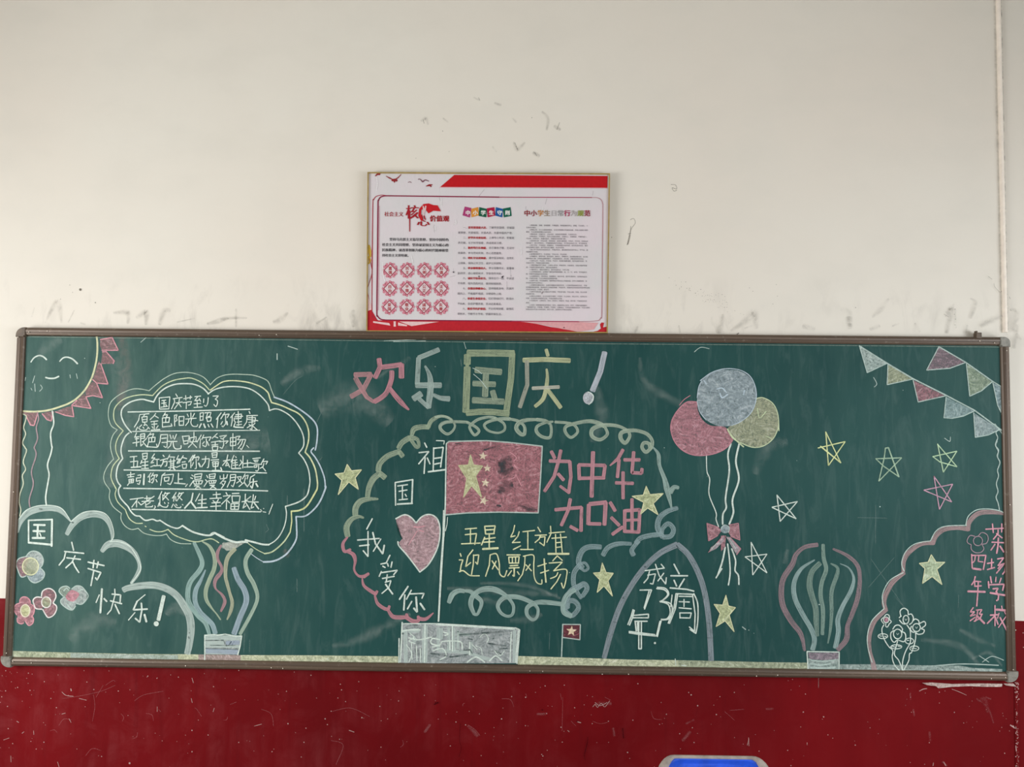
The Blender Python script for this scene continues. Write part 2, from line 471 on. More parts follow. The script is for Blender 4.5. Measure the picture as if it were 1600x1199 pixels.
# plastered-over vertical strip near the right end of the wall
def strip(name, px0, py0, px1, py1, w, m, parent=None, prot=0.012):
    a, b_ = P(px0, py0, WALL), P(px1, py1, WALL)
    mb = MB(); mi = mb.mat(m); K = 9
    for i in range(2):
        c = (a, b_)[i]
        for k in range(K):
            t = -1+2*k/(K-1); mb.v.append((c.x+t*w/2, WALL-prot*math.sqrt(max(0, 1-abs(t)**2.6)), c.z))
    for k in range(K-1): mb.face([k, k+1, K+k+1, K+k], mi, smooth=True)
    return mb.build(name, parent)
M_STRIP = simple('cream_painted_highlight', (248, 238, 226), 0.8, 0.2, 0, 0.03, 30, 0.1)  # brighter than the wall: the ridge's highlight is painted into this cream
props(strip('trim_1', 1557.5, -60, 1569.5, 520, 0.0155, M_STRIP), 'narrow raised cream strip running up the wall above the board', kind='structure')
M_REDSTRIP = M_RED
props(strip('trim_2', 1586.5, 1062, 1590, 1330, 0.014, M_REDSTRIP, prot=0.006), 'chipped red painted ridge below the board', kind='structure')

# scuffs, scribbles and stains on the plaster and paint (thin marks of dirt, pencil and chalk), plus shade painted beside the strip
PENCIL = chalk((120, 112, 100), 0.55, 'line'); GREY = chalk((132, 127, 118), 0.24, 'smear'); DOT = chalk((90, 80, 70), 0.8, 'line')
BR = chalk((120, 100, 80), 0.7, 'line')
d = Draw(WALL, 0.0002)
WW = (600, 120, 2.909); WL = (0, 400, 2.807); WR = (940, 380, 2.857); WC = (1460, 380, 6.66)
d.st(WW, PENCIL, 0.9, "~1305,490 1325,492 1330,510 1310,505 1318,520 1330,516; ~1120,650 1135,645 1142,665 1125,690 1115,720 1108,762 1118,730 1122,680; 1118,720 1105,765 1112,745; 1110,715 1122,712")
d.st(WW, GREY, 5, "~w5:8:4 170,200 190,190 200,215; ~w4:6:4 270,190 290,205; ~w4:6:4 410,95 430,105; w6 505,120 530,128; ~w4:7:5 585,190 600,205; ~w5:8:5 720,160 745,190 740,240; ~w5:10:5 590,300 605,330 640,300; w8 680,345 705,360; w7 775,225 800,240; ~w4:6:4 495,320 510,340")
d.st(WW, DOT, 1.2, "w1.2 267,247; 672,186; w1.0 296,340; w1 145,370; w1.4 600,318; 605,328; 1035,730")
d.st(WW, PENCIL, 0.8, "595,300 608,335; 430,95 436,108; 178,195 182,212; 798,208 786,240; 685,345 695,360")
d.st(WL, DOT, 4, "w4 352,148; w2 418,205; w1.2 306,128; w1 318,160; w1 265,190")
d.st(WL, GREY, 8, "~w4:10:12:6 200,290 230,230 255,205 270,290; ~w3:5:3 325,240 300,290; ~w3:4:3 150,230 140,265; ~w6:12:6 500,250 560,250 560,295; ~w8:14:6 600,270 640,250 640,300; ~w8:14:8 700,300 720,240 745,240; ~w3:7:3 780,290 850,275; ~w3:8:4 910,295 980,275 1080,272; ~w4:8:4 910,300 960,290 1000,275; w5 1035,235 1035,310; ~w8:14:6 1200,290 1230,280 1260,250; ~w6:12:4 1390,295 1430,270; w8 1550,240 1550,310; ~w4:6:4 355,295 372,300")
d.st(WR, GREY, 8, "~w6:12:14 540,320 535,360 520,400; ~w6:14:16:10 580,390 640,350 680,310 690,380; ~w4:8:4 640,380 670,370; ~w8:12:8 1070,295 1105,310 1110,370; w12 1100,330 1110,380; ~w6:14:6 1210,330 1240,300 1280,250; ~w4:8:4 1300,370 1325,360; ~w6:10:6 1400,360 1420,395; ~w8:12:10 1540,310 1560,300 1540,400; w6 160,375 150,400; w4 345,370 350,400; w10 900,370 950,385; ~w8:14:8 1200,385 1240,370")
d.st(WR, DOT, 1.1, "w1.3 605,407 612,402; w1.4 1134,288; w1.2 1578,295; 1575,318; 1580,340; 1578,365; w1 780,185; 785,237; 765,272; 660,200; 675,215")
for k in range(75):
    u, v = random.gauss(0, 1), random.gauss(0, .45)
    d.st(WR, DOT, 0.9, "w%.2f %.1f,%.1f" % (random.uniform(.5, 1.1), 470+62*u, 240+38*u*.75+34*v))
d.st(WC, GREY, 8, "~w4:8:4 120,760 180,700 200,640; ~w4:7:3 215,690 225,880; ~w4:10:6 380,580 430,620 380,780; ~w10:16:8 480,860 600,800 700,760; ~w5:14:10 800,690 860,720 820,900; w8 870,850 830,1090; ~w5:10:5 830,900 900,1000; w5 340,860 330,930")
d.st(WC, PENCIL, 0.8, "560,345 600,378; ~620,420 625,450 650,480 680,510 700,500; 788,690 798,705; 780,560 788,580; ~100,740 150,770")
d.st(FULL, chalk((160, 155, 147), 0.32, 'smear'), 6, "w6:7:6 1553,-50 1556,100 1565.5,515"); d.st(FULL, chalk((160, 156, 148), 0.5, 'smear'), 4, "w4:5:4 1563,-50 1566,100 1575,515")  # soft grey lines painting the shade along both edges of the strip
d.build('scuff_and_shade_marks', wall, 'grey smudges, pencil scribbles, specks and painted shade lines on the cream plaster', kind='stuff')
d = Draw(WALL-0.0012, 0.0002); d.k = 0.72
L1, L2, L3 = (0, 1000, 2.667), (600, 1000, 2.667), (1150, 1000, 3.556)
CW = chalk((226, 190, 184), 0.62, 'line'); CP = chalk((190, 100, 104), 0.34, 'line'); CS = chalk((198, 132, 136), 0.15, 'smear'); CDK = chalk((50, 4, 10), 0.7, 'line')
d.st(L1, CW, 1, "~w1.2 258,218 275,232 305,236; w2 295,205 297,213; ~w1 330,245 360,252; w1.3 258,310 272,306; w1 800,160 806,180; 797,245 801,262; 655,280 655,300; 888,300 893,285; 92,390 100,384; 45,485 46,510; w1.4 70,340 78,345; w3 540,515; w1.5 212,245; w1.5 495,1; w1.5 1408,243; 1440,258; 1495,175; 1380,298; 1583,278; w2 1508,325; w1.5 1455,378 1475,385; 1415,415; w2 1200,350; 1355,330; 800,378; 800,467; w1 1060,360 1090,352; 15,418 38,410; 140,380 141,395; 240,510 246,530; 288,330 296,345")
d.st(L1, CP, 0.9, "~260,245 330,235 420,215 480,190; ~390,230 395,280 385,340; ~430,190 400,240; ~660,290 670,300; ~840,320 820,290 812,285; ~1380,300 1460,285 1540,320; ~1380,420 1430,440 1400,520; ~1090,290 1130,310 1140,360; ~440,190 470,170 480,175; ~560,255 600,230 680,215; ~960,270 985,260")
d.st(L2, CW, 1, "w2 590,240; w2.2 1280,230; 1307,275; w2 1385,312; w1.8 1177,311; 300,343; 340,355; w2 490,330; w1.4 63,214; 15,330; 168,232; 372,237; w1.6 1270,220; 1460,220; 1232,392; 1285,367; w2 1015,470; 662,485; w1.5 935,340; 868,350; w1.6 805,342 820,346; ~w1 870,280 880,270 890,282 905,265 920,280 940,255; ~w.9 880,262 900,275 930,262; w1 750,382; 765,378 772,384; 1155,262; 70,158; 470,515; w1 1520,415 1514,440; w1.2 1148,353")
d.st(L2, CP, 0.8, "745,240 742,380; ~870,340 900,350 930,345; ~640,310 680,305; ~1420,300 1460,335; ~175,385 195,355; ~920,240 945,252 ; ~780,340 800,360; 955,370 960,390; 590,225 596,240; ~1500,290 1440,295; ~350,355 380,375 400,400; 735,225 740,250")
d.st(L2, CDK, 1, "~w1:2:2:1 850,405 845,440 835,480 838,500; ~w1 318,350 315,420 322,450 312,490; w2 215,262; w3 210,270 225,262; w2.5 660,293; 995,370 998,410; 805,340")
d.st(L2, CS, 12, "w8 170,385 190,355; ~w6:14:6 1260,350 1290,335; w10 1245,420 1275,385; w12 880,270 945,265; w8 955,370 960,400; w8 640,310 670,310; ~w10:14 350,360 390,400")
d.st(L3, CW, 1, "w2 374,402; w2.2 487,429; w1.2 360,485; 745,490; 395,583; 970,320; 1130,352; 1465,508; 975,403; 1265,463; 968,683; w1.5 1097,685 1095,700; 1155,680 1165,700; ~w1 1200,275 1240,290 1280,308; 70,545 72,590; 240,180")
d.st(L3, CS, 8, "w7 170,385 205,383; ~w8:14:10 1350,340 1380,330 1400,400; ~w4:6:4 1340,330 1400,380 1430,460; w5 968,300 970,330; w6 985,390 990,420; w8 1075,515 1080,560; w6 1150,680 1170,700; ~w6:8:4 1390,320 1415,330")
for k in range(230):
    x_, y_ = random.random()**1.4*1580, 1062+random.random()*137
    d.st(FULL, CW, 1, 'w%.2f %.1f,%.1f' % (random.choice((.7, .9, 1.1, 1.6)), x_, y_+(-14 if x_ < 600 else 0)))
for k in range(12):
    x_, y_ = random.random()**1.8*1100, 1075+random.random()*110; a_ = random.random()*6.28; l_ = random.uniform(3, 16)
    d.st(FULL, CP, 1, '~w.8:1.1:.6 %.1f,%.1f %.1f,%.1f %.1f,%.1f' % (x_, y_, x_+l_*math.cos(a_), y_+l_*math.sin(a_), x_+l_*1.7*math.cos(a_+.5), y_+l_*1.7*math.sin(a_+.5)))
# torn plaster and chalk dust just under the right end of the frame, chips down the ridge
PL = chalk((206, 176, 164), 0.85, 'fill')
d.poly(L3, PL, "1035,240 1090,238 1200,246 1340,243 1480,245 1478,262 1380,262 1300,258 1200,262 1125,270 1110,258 1060,252; 1485,244 1540,243 1560,262 1500,254")
for k in range(95):
    v = random.random()**1.2
    yy_ = 1066+v*135; d.st(FULL, CW, 1, "w%.2f %.1f,%.1f" % (random.uniform(.5, 1.8), 1588.3+random.gauss(0, 1.3)+v*1.5, yy_))
d.st(L3, CW, 1, "w2.5 1540,480 1545,490; 1525,475 1540,485; w2 1565,240 1570,250; 1555,590 1558,620; 1555,650; w3 1120,262 1135,256; ~w1.6 1020,285 1040,275 1060,272")
d.build('paint_scratches', wall, 'pale scratches, chips and chalk specks on the dark red paint', kind='stuff')

# small nails and a bracket on the plaster
# ------------------------------------------------------------------ chalkboard
board = empty('chalkboard', P(790, 1040, WALL))
props(board, 'long green chalkboard covered with coloured chalk drawings for a holiday', 'chalkboard')
BO = board.location.copy()
def inb(o):                       # parent keeps world coordinates
    o.parent = board; o.matrix_parent_inverse = Matrix.Translation(-BO); return o
x0, x1, z0, z1 = -1.8, 1.8, 0.8, 2.0175
FWD = 0.031
mb = MB(); mb.box(x0+0.01, x1-0.01, FACE, WALL-0.0015, z0+0.01, z1-0.01, M_GREEN)
inb(mb.build('writing_surface'))
def rail(name, ax, a, b_, c, outer, m):
    """frame rail along ax from a to b_, cross-section with a rounded front and a groove"""
    prof = [(0, WALL-.002), (0, 0.010), (0.0025, 0.004), (0.006, 0.0012), (0.010, 0.0), (0.0165, 0.0006), (0.0172, 0.0022), (0.0188, 0.0022),
            (0.0195, 0.0008), (0.026, 0.003), (0.0295, 0.007), (FWD, FACE), (FWD, FACE+0.004)]
    mb = MB(); mi = mb.mat(m); K = len(prof)
    for e in (a, b_):
        for q, y in prof:
            t = c+q*outer
            mb.v.append((e, y, t) if ax == 'x' else (t, y, e))
    for k in range(K-1):
        f = [k, k+1, K+k+1, K+k]; mb.face(f, mi, smooth=False)
    return inb(mb.build(name))
CR = 0.034
rail('frame_rail', 'x', x0+CR, x1-CR, z1, -1, M_FX); rail('frame_rail', 'x', x0+CR, x1-CR, z0, 1, M_FX)
rail('frame_rail', 'z', z0+CR, z1-CR, x0, 1, M_FZ); rail('frame_rail', 'z', z0+CR, z1-CR, x1, -1, M_FZ)
def corner(cx, cz, sx, sz, m, r, lab, out=0.0):
    """moulded corner cap: rounded outside, square inside; (cx,cz) is the outer corner"""
    mb = MB(); mi = mb.mat(m); s_ = 0.0355
    ax, az = cx-sx*out, cz-sz*out
    poly = []
    for k in range(9):
        t = math.pi/2*k/8
        poly.append((ax+sx*(r-r*math.cos(t)), az+sz*(r-r*math.sin(t))))
    poly += [(cx+sx*s_, az), (cx+sx*s_, cz+sz*FWD), (cx+sx*FWD, cz+sz*FWD), (cx+sx*FWD, cz+sz*s_), (ax, cz+sz*s_)]
    cen = (cx+sx*.018, cz+sz*.018); n = len(poly); y0 = -0.0025
    for q in poly: mb.v.append((q[0], WALL-.002, q[1]))
    for q in poly: mb.v.append((q[0], y0+0.003, q[1]))
    for q in poly: mb.v.append((q[0]+(cen[0]-q[0])*.10, y0, q[1]+(cen[1]-q[1])*.10))
    for L in (0, 1):
        for k in range(n):
            k2 = (k+1) % n; f = [L*n+k, L*n+k2, (L+1)*n+k2, (L+1)*n+k]; mb.face(f if sx*sz > 0 else f[::-1], mi, smooth=False)
    tri = tessellate_polygon([[Vector((mb.v[2*n+i][0], mb.v[2*n+i][2], 0)) for i in range(n)]])
    for t in tri: mb.face([2*n+i for i in t], mi)
    o = inb(mb.build('corner_cap')); props(o, lab)
corner(x0, z1, 1, -1, M_CORNER_D, 0.030, 'dark brown rounded corner cap'); corner(x1, z1, -1, -1, M_CORNER, 0.022, 'grey-green rounded corner cap')
corner(x0, z0, 1, 1, M_CORNER, 0.032, 'grey quarter-round corner cap', 0.003); corner(x1, z0, -1, 1, M_CORNER, 0.032, 'pale grey quarter-round corner cap', 0.003)
# screws
SC = bpy.data.meshes.new('screw_mesh')
import bmesh
bm = bmesh.new(); bmesh.ops.create_uvsphere(bm, u_segments=8, v_segments=5, radius=0.0022)
for v in bm.verts: v.co.y *= 0.6
bm.to_mesh(SC); bm.free(); SC.materials.append(M_SCREW)
for (px, py) in ((74,517.5),(28,527),(45,519),(405,524),(432,523),(21,769),(1564,552)if 0 else (1573,548),(1531,533),(1554,536),(1578,789),(10,1021),(20,1034),(49,1036.5),
                 (424,1044),(442,1045),(828,1049),(848,1049.5),(510,1040)if 0 else (290,1041),(1215,1055.5),(1182,1057),(1549,1061),(1571,1059),(1583,1047),(1590-3,985),(941,1054),(982,1054)):
    o = bpy.data.objects.new('screw', SC); link(o); o.location = P(px, py, -0.0008) if not (px < 30 and py < 530 or px > 1566 and py < 540) else P(px, py, -0.003)
    inb(o)
# little steel hanging clip on the top rail
mb = MB(); a = P(1525, 524, 0.004); mb.box(a.x, a.x+0.020, 0.002, 0.020, a.z-0.012, a.z+0.010, M_CORNER_D, 0.002)
mb.box(a.x+0.002, a.x+0.006, 0.004, 0.018, a.z+0.010, a.z+0.016, M_CORNER_D)
props(inb(mb.build('hanging_clip')), 'small dark metal clip on the top rail near the upper corner')

# ------------------------------------------------------------------ chalk palette
WH = (214, 232, 222); WH2 = (190, 214, 206); PK = (205, 112, 130); PKD = (176, 88, 104); YE = (200, 208, 150); YG = (184, 196, 146); BW = (170, 192, 204); MV = (150, 122, 134); RD = (176, 78, 88)
wl, wl2, pl, yl, ygl, bl = chalk(WH, .97), chalk(WH2, .85), chalk((226, 140, 156), .95), chalk((222, 226, 176), .95), chalk((205, 220, 172), .9), chalk((180, 205, 215), .85)
wb, pb, yb, ygb, bb, gb = (chalk(c, k, 'broad') for c, k in ((WH2, .66), ((206, 112, 128), .78), (YE, .72), (YG, .60), (BW, .62), ((158, 176, 178), .55)))
mvb, pkb2, aqb = chalk((166, 134, 144), .62, 'broad'), chalk((205, 130, 140), .66, 'broad'), chalk((160, 205, 196), .62, 'broad')
wf, pf, yf, bf, mf, rf, ygf, gf = (chalk(c, k, 'fill') for c, k in (((196, 212, 208), .55), ((196, 88, 108), .78), ((190, 202, 124), .82), ((150, 178, 188), .72), ((150, 108, 124), .62), ((188, 74, 90), .86), ((176, 182, 132), .66), ((168, 190, 165), .5)))
hf = chalk((190, 126, 138), .86, 'fill'); yw = chalk((210, 218, 188), .9, 'line'); dustm = chalk((190, 205, 198), .13, 'smear'); darkm = chalk((34, 60, 58), .65, 'smear'); pinkdust = chalk((190, 140, 136), .16, 'smear')
whl = chalk((236, 240, 226), .98)
def fig(name, label=None, parent=None, lift=0.0003, **k):
    return Draw(FACE, lift)
def done(d, name, label=None, parent=None, kind=None):
    o = d.mb.build(name)
    if parent is None: inb(o)
    else:
        o.parent = parent; 
    return props(o, label, kind=kind)

# smears and dust first (they lie lowest)
d = Draw(FACE, 0.0000, 0.000006)
for s_ in ("~w10:26:18 60,560 70,545 95,530", "~w30:60:40 180,560 200,640 170,760", "~w60:80:50 250,680 330,700 420,690", "~w14:24:10 440,600 470,580 500,575", "~w10:20:10 590,590 640,560", "~w40:70:30 500,640 560,620 610,660",
           "~w8:18:8 700,920 790,925 870,930", 
           "~w8:16:8 1440,1000 1500,1010 1530,1040", "~w8:14:6 1500,985 1530,1000 1555,1010", "~w5:9:5 1520,1030 1545,1020 1565,1040", "~w14:24:10 260,960 275,950 290,960", "~w20:40:20 110,1000 150,970 180,975", "~w12:20:8 1080,640 1010,600 1000,560",
           "~w16:30:16 1180,740 1200,700 1230,690", "~w10:26:10 640,960 560,1000 520,1010", "~w14:30:14 930,600 940,650 925,690", "~w10:18:10 1230,860 1226,880"):
    d.st(FULL, dustm, 20, s_)
d.st(FULL, pinkdust, 20, "~w14:30:14 190,520 195,580 185,640; ~w10:20:10 445,860 450,870")
d.st(C1, wl2, 1, "w1 240,540 235,570; 325,525 305,590; 325,600 330,670; 655,515 660,545; 715,505 725,550; ~380,610 395,640 370,670; w1.4 937,777; 793,360; w.8 290,640 300,660")
d.st(FULL, chalk((150, 178, 172), .24, 'line'), .9, "1361,874 1410,945; 1357,918 1397,872; 1340,809 1385,810; 1400,935 1418,955; ~443,616 460,596 472,588; 495,660 502,645; 503,715 497,722; 1498,930 1497,950; w1.2 464,905 464,925; 463,905; 475,765 475,830; 449,775 449,790; 420,800 427,788; w1 416,820 420,828 415,832; 1279,1055 1279,1075; w1.3 720,562 721,572; w1 859,990 858,1015; w.9 1368,790 1368,850; w.9 390,1000 390,1020; 382,990 381,1020; w1 858,700")
d.st(FULL, wl2, 1.2, "w1.6 1190,672; w1 1105,745; 1245,720; w1.2 680,573; w2 1280,945; w1.4 1170,985; 1160,980 1165,984; w2 1375,792; w1.2 1411,610; ~w1 1476,685 1484,690 1485,683; ~w1 1365,590 1370,600 1366,605; w1 1178,990; w1.4 890,895; 1038,700; ~w1.6 1440,1043 1500,1038 1560,1040; ~w1 1535,1035 1550,1026 1568,1032; ~w1.3 1490,1050 1520,1046 1565,1050; w1 1530,1025 1545,1035; ~w1 220,535 228,528; w1.5 433,553 433,562; w1.2 450,541 465,546; ~w1 1085,550 1095,543 1108,545; w1 600,533 650,531; 615,534 665,533; w.8 725,535 728,545")
d.st(FULL, chalk((176, 190, 172), .55), 1, "w1.1 38.5,528 28.5,720 19.5,1028; w.7 38,526.5 560,532.5 950,537.5 1300,540 1566,542.5; w.9 1566.5,543 1571,740 1576,1048")
done(d, 'chalk_dust', 'faint rubbed-out chalk smears and stray specks', kind='stuff')

# ground band drawn along the bottom edge
d = Draw(FACE, 0.0002)
gr1, gr2, gr3, gr4 = chalk((176, 190, 140), .78, 'fill'), chalk((200, 160, 150), .7, 'fill'), chalk((196, 205, 150), .85, 'fill'), chalk((160, 188, 178), .68, 'fill')
d.poly(FULL, gr1, "17,1017.5 110,1020 200,1022 278,1022.8 278,1033.5 110,1030 17,1028.5")
d.poly(FULL, gr3, "278,1022.5 310,1023 310,1034 278,1033.5; 376,1024 500,1024.5 622,1026 622,1037.5 376,1035")
d.poly(FULL, gr2, "310,1023 376,1024 376,1035 310,1034")
d.poly(FULL, gr3, "809,1025.5 880,1027.5 980,1031 1060,1032 1060,1044 940,1041.5 809,1039.5")
d.poly(FULL, gr1, "1060,1032 1130,1033.5 1190,1035 1262,1036 1262,1048 1130,1045.5 1060,1044")
d.poly(FULL, gr4, "1312,1038.5 1362,1038.5 1440,1040 1500,1040.5 1520,1044 1566,1046 1566,1053 1440,1051.5 1312,1049.5")
d.poly(FULL, gr4, "110,1020.5 160,1022 278,1024 278,1031 110,1028")
d.st(FULL, whl, 1.5, "w1.8:1.4 17,1029.5 180,1032 400,1034.5 620,1037.5; w1.2 620,1038 860,1040.5 1100,1045.5; w1.6:1.2 1100,1046 1340,1050.5 1500,1052.5 1573,1053")
d.st(FULL, wl, 1, "w1.2 1055,1030 1056,1040; 1065,1040 1072,1041; w2 340,1036; 512,1030")
done(d, 'chalk_ground', 'yellow-green chalk strip of grass along the bottom edge')

# ------------------------------------------------------------------ chalk figures, left to right
# smiling sun in the upper corner
d = fig('sun')
d.st(C1, yl, 2.6, "~w2.6 905,155 912,220 910,320 895,420 860,540 800,650 720,735 640,785 560,815 480,840 400,855 300,860 205,855")
d.st(C1, wl, 2, "~w1.8:2.4 290,395 320,355 365,335 405,345 435,372; ~w1.8:2.4 560,388 590,358 630,350 680,368 725,410; ~w2.2 428,540 460,548 510,547 550,530")
sun = done(d, 'sun_drawing', 'quarter sun face with closed smiling eyes in the corner')
rays = ["940,185 1050,165 1108,285 955,285 935,240", "960,300 995,298 1070,385 1060,410 945,415", "945,415 1012,602 905,592 868,560 905,450 925,380", "905,592 960,730 870,710 805,722 800,665 860,580",
        "805,722 852,830 670,802 720,755 790,690", "675,805 692,908 610,895 520,862 600,825", "500,862 480,948 440,935 395,880 440,860", "355,870 320,990 285,985 240,890 210,865 300,868"]
for r in rays:
    d = Draw(FACE, 0.0006); d.poly(C1, chalk((172, 84, 94), .60, 'fill'), r)
    p = r.split(); d.st(C1, pl, 1.6, ' '.join(p[:4]))
    done(d, 'sun_ray', 'pink chalk ray', sun)
for m_, w_, a, b_ in ((yw, 1.7, "210,880 245,900 240,940 222,1010 240,1070 212,1150 235,1195", "235,0 248,30 218,130 240,200 210,260 218,340 188,430 180,510 195,580 185,640"),
                  (chalk((176, 150, 158), .85), 1.9, "350,865 362,930 340,1010 352,1110 320,1195", "320,0 338,70 295,220 312,340 275,480 280,555"),
                  (wl, 2.2, "490,855 500,920 502,980 475,1060 480,1150 488,1195", "488,0 475,60 445,160 460,250 445,350 428,460 435,540")):
    d = Draw(FACE, 0.0009); d.st(C1, m_, w_, '~'+a); d.st(C2, m_, w_, '~'+b_); done(d, 'streamer', None, sun)

# cloud border and greeting lettering
d = fig('cloud')
d.st(C2, wb, 8, "~w5:8:9:10:9:8:5:2 160,790 185,700 250,620 330,580 430,565 520,572 590,610 662,690; ~w6:8:9:10:9:6:4:3 625,810 680,720 760,650 860,620 960,640 1020,710 1045,800 1050,870")
d.st(C6, wb, 9, "~w6:11:11:8:5:6:4 55,730 110,670 200,655 290,690 370,760 408,860 390,940 330,1030")
d.st(C8, wb, 9, "~w8:10:10:10:10:11:11:10:9 -45,255 0,235 110,215 250,210 370,245 460,310 530,410 575,500 590,620 575,760 555,850")
d.st(C2, wl, 1.2, "~w1.2 180,665 240,590 330,550 430,538 530,548 590,580 640,650 660,685; ~665,690 760,615 860,592 960,605 1020,655 1055,740 1065,830 1035,880")
d.st(C6, wl, 1.2, "~w1.2 130,640 220,640 310,680 370,760 415,860 410,920 330,1030")
d.st(C2, darkm, 4, "w4 372,572 390,575; w3 675,700 685,702")
d.st(C8, darkm, 2, "w3.5 568,695 572,705; w2 575,655; w2 572,620")
done(d, 'cloud_border', 'white banded chalk cloud outline of four arcs around the greeting')
def glyphs(name, label, sets, mat, w, lift=0.0012, parent=None):
    o = None
    d = Draw(FACE, lift)
    for crop, t in sets: d.st(crop, mat, w, t)
    return done(d, name, label, parent)
CH = {}
glyphs('chalk_character', 'white character in a square, first of the greeting', [(C2, "268,680 268,890; 268,680 490,672; w3 488,672 484,920; 268,888 480,908; 318,722 420,724; 355,730 350,840; 312,780 418,782; 305,845 418,845; w2 372,800 384,828")], wl, 2.3)
glyphs('chalk_character', None, [(C2, "672,885 690,960"), (GF, "870,20 1160,48; 890,25 865,130 790,225; 905,115 1110,138; 1030,85 985,180 890,265; 990,165 1030,250 1085,335")], wl, 2.1)
glyphs('chalk_character', None, [(C3, "825,-8 975,25; 880,-25 872,45; 920,-10 908,45; 825,52 945,90 910,160 895,140; 878,75 852,212")], wl, 2.2)
glyphs('chalk_character', None, [(C3, "w3 955,245 940,465; w1.8 930,300 900,370; w2.4 975,335 1000,360; w1.8 1075,245 1078,300 1040,440 1005,480; w2.2 1050,292 1130,300 1125,365; 1035,355 1140,382; 1078,390 1118,475")], wl, 2.2)
glyphs('chalk_character', None, [(C8, "w1.6 160,298 85,360; w2.4 85,360 50,440 180,432; 125,378 130,440 110,555 70,520; w1.6 65,465 5,535; w3 155,485 172,550"), (C8, "w5.5 335,310 285,535; w8 265,570")], wl, 2.2)

# four chalk flowers
d = fig('f'); d.poly(GF, wf, "~290,100 350,30 430,15 510,55 553,140 540,220 490,290 400,300 300,240"); d.poly(GF, chalk((176, 96, 112), .62, 'fill'), "~160,180 200,120 290,95 330,150 280,290 300,385 220,400 165,280 145,210"); d.poly(GF, bf, "~400,380 510,270 570,340 545,430 440,490 360,460 320,390")
d.st(GF, wl2, 1.5, "~290,100 350,30 430,15 510,55 553,140 540,220 500,270; ~300,385 220,400 165,280 145,210 160,160 200,120 290,95; ~510,270 570,340 545,430 440,490 360,460 315,385")
d.ell(GF, ygf, 360, 245, 120, 128).ring(GF, yl, 1.6, 360, 245, 120, 128); done(d, 'flower_drawing', 'chalk flower with large yellow centre and white, blue and pink petals')
d = fig('f'); d.poly(GF, pf, "~200,790 205,740 240,705 300,705 350,750 360,800 410,830 420,890 405,960 385,990 405,1030 395,1090 350,1130 310,1100 285,1060 230,1100 170,1080 165,1020 155,965 110,890 140,820")
d.st(GF, pl, 1.5, "~200,790 205,740 240,705 300,705 350,750 360,800 ; ~365,810 410,840 420,890 405,960 375,990; ~390,990 408,1040 390,1100 340,1130 305,1100 280,1060; ~260,1090 220,1105 170,1080 160,1020; ~155,970 110,890 140,820 200,795")
d.ell(GF, yf, 283, 905, 68, 88).ring(GF, chalk((236, 226, 200)), 1.6, 283, 908, 70, 92); done(d, 'flower_drawing', 'chalk flower with many pink petals and a small green-yellow centre')
d = fig('f'); d.poly(GF, chalk((176, 84, 100), .66, 'fill'), "~525,680 560,600 640,575 715,620 740,700 700,790 620,790"); d.poly(GF, chalk((176, 84, 100), .62, 'fill'), "~400,750 440,710 530,710 560,800 530,885 450,880 415,820"); d.poly(GF, chalk((176, 84, 100), .66, 'fill'), "~640,840 690,795 745,830 750,900 700,990 630,1010 580,960 545,890")
d.st(GF, whl, 1.7, "~525,690 540,620 600,580 665,580 725,630 742,700 700,790; ~530,710 450,705 400,750 415,820 445,875 530,885; ~545,890 590,970 630,1010 700,980 745,910 750,840 700,795")
d.ell(GF, ygf, 597, 782, 68, 78).ring(GF, whl, 1.5, 597, 782, 70, 80); done(d, 'flower_drawing', 'chalk flower with three dark pink petals outlined in white')
d = fig('f'); d.poly(GF, wf, "~980,580 1050,535 1130,550 1190,620 1200,720 1130,810 1050,800 960,760 950,650"); d.poly(GF, gf, "~960,580 900,540 820,560 790,620 850,690 900,700 940,650"); d.poly(GF, wf, "~870,700 815,750 830,810 920,880 990,895 1035,840 1030,780 950,740")
d.st(GF, wl2, 1.6, "~950,570 900,540 820,560 790,620 850,690; ~980,580 1050,535 1130,550 1190,620 1225,680 1200,740 1130,810 1050,800; ~870,700 815,750 830,810 920,880 990,895 1035,840; ~860,610 900,570 930,600; ~900,800 940,850 980,890; ~1060,640 1110,600 1150,590")
d.poly(GF, chalk((214, 92, 116), .85, 'fill'), "~890,690 950,610 1000,600 1090,650 1060,720 1000,770 920,750"); done(d, 'flower_drawing', 'chalk flower with pink centre and white petals')

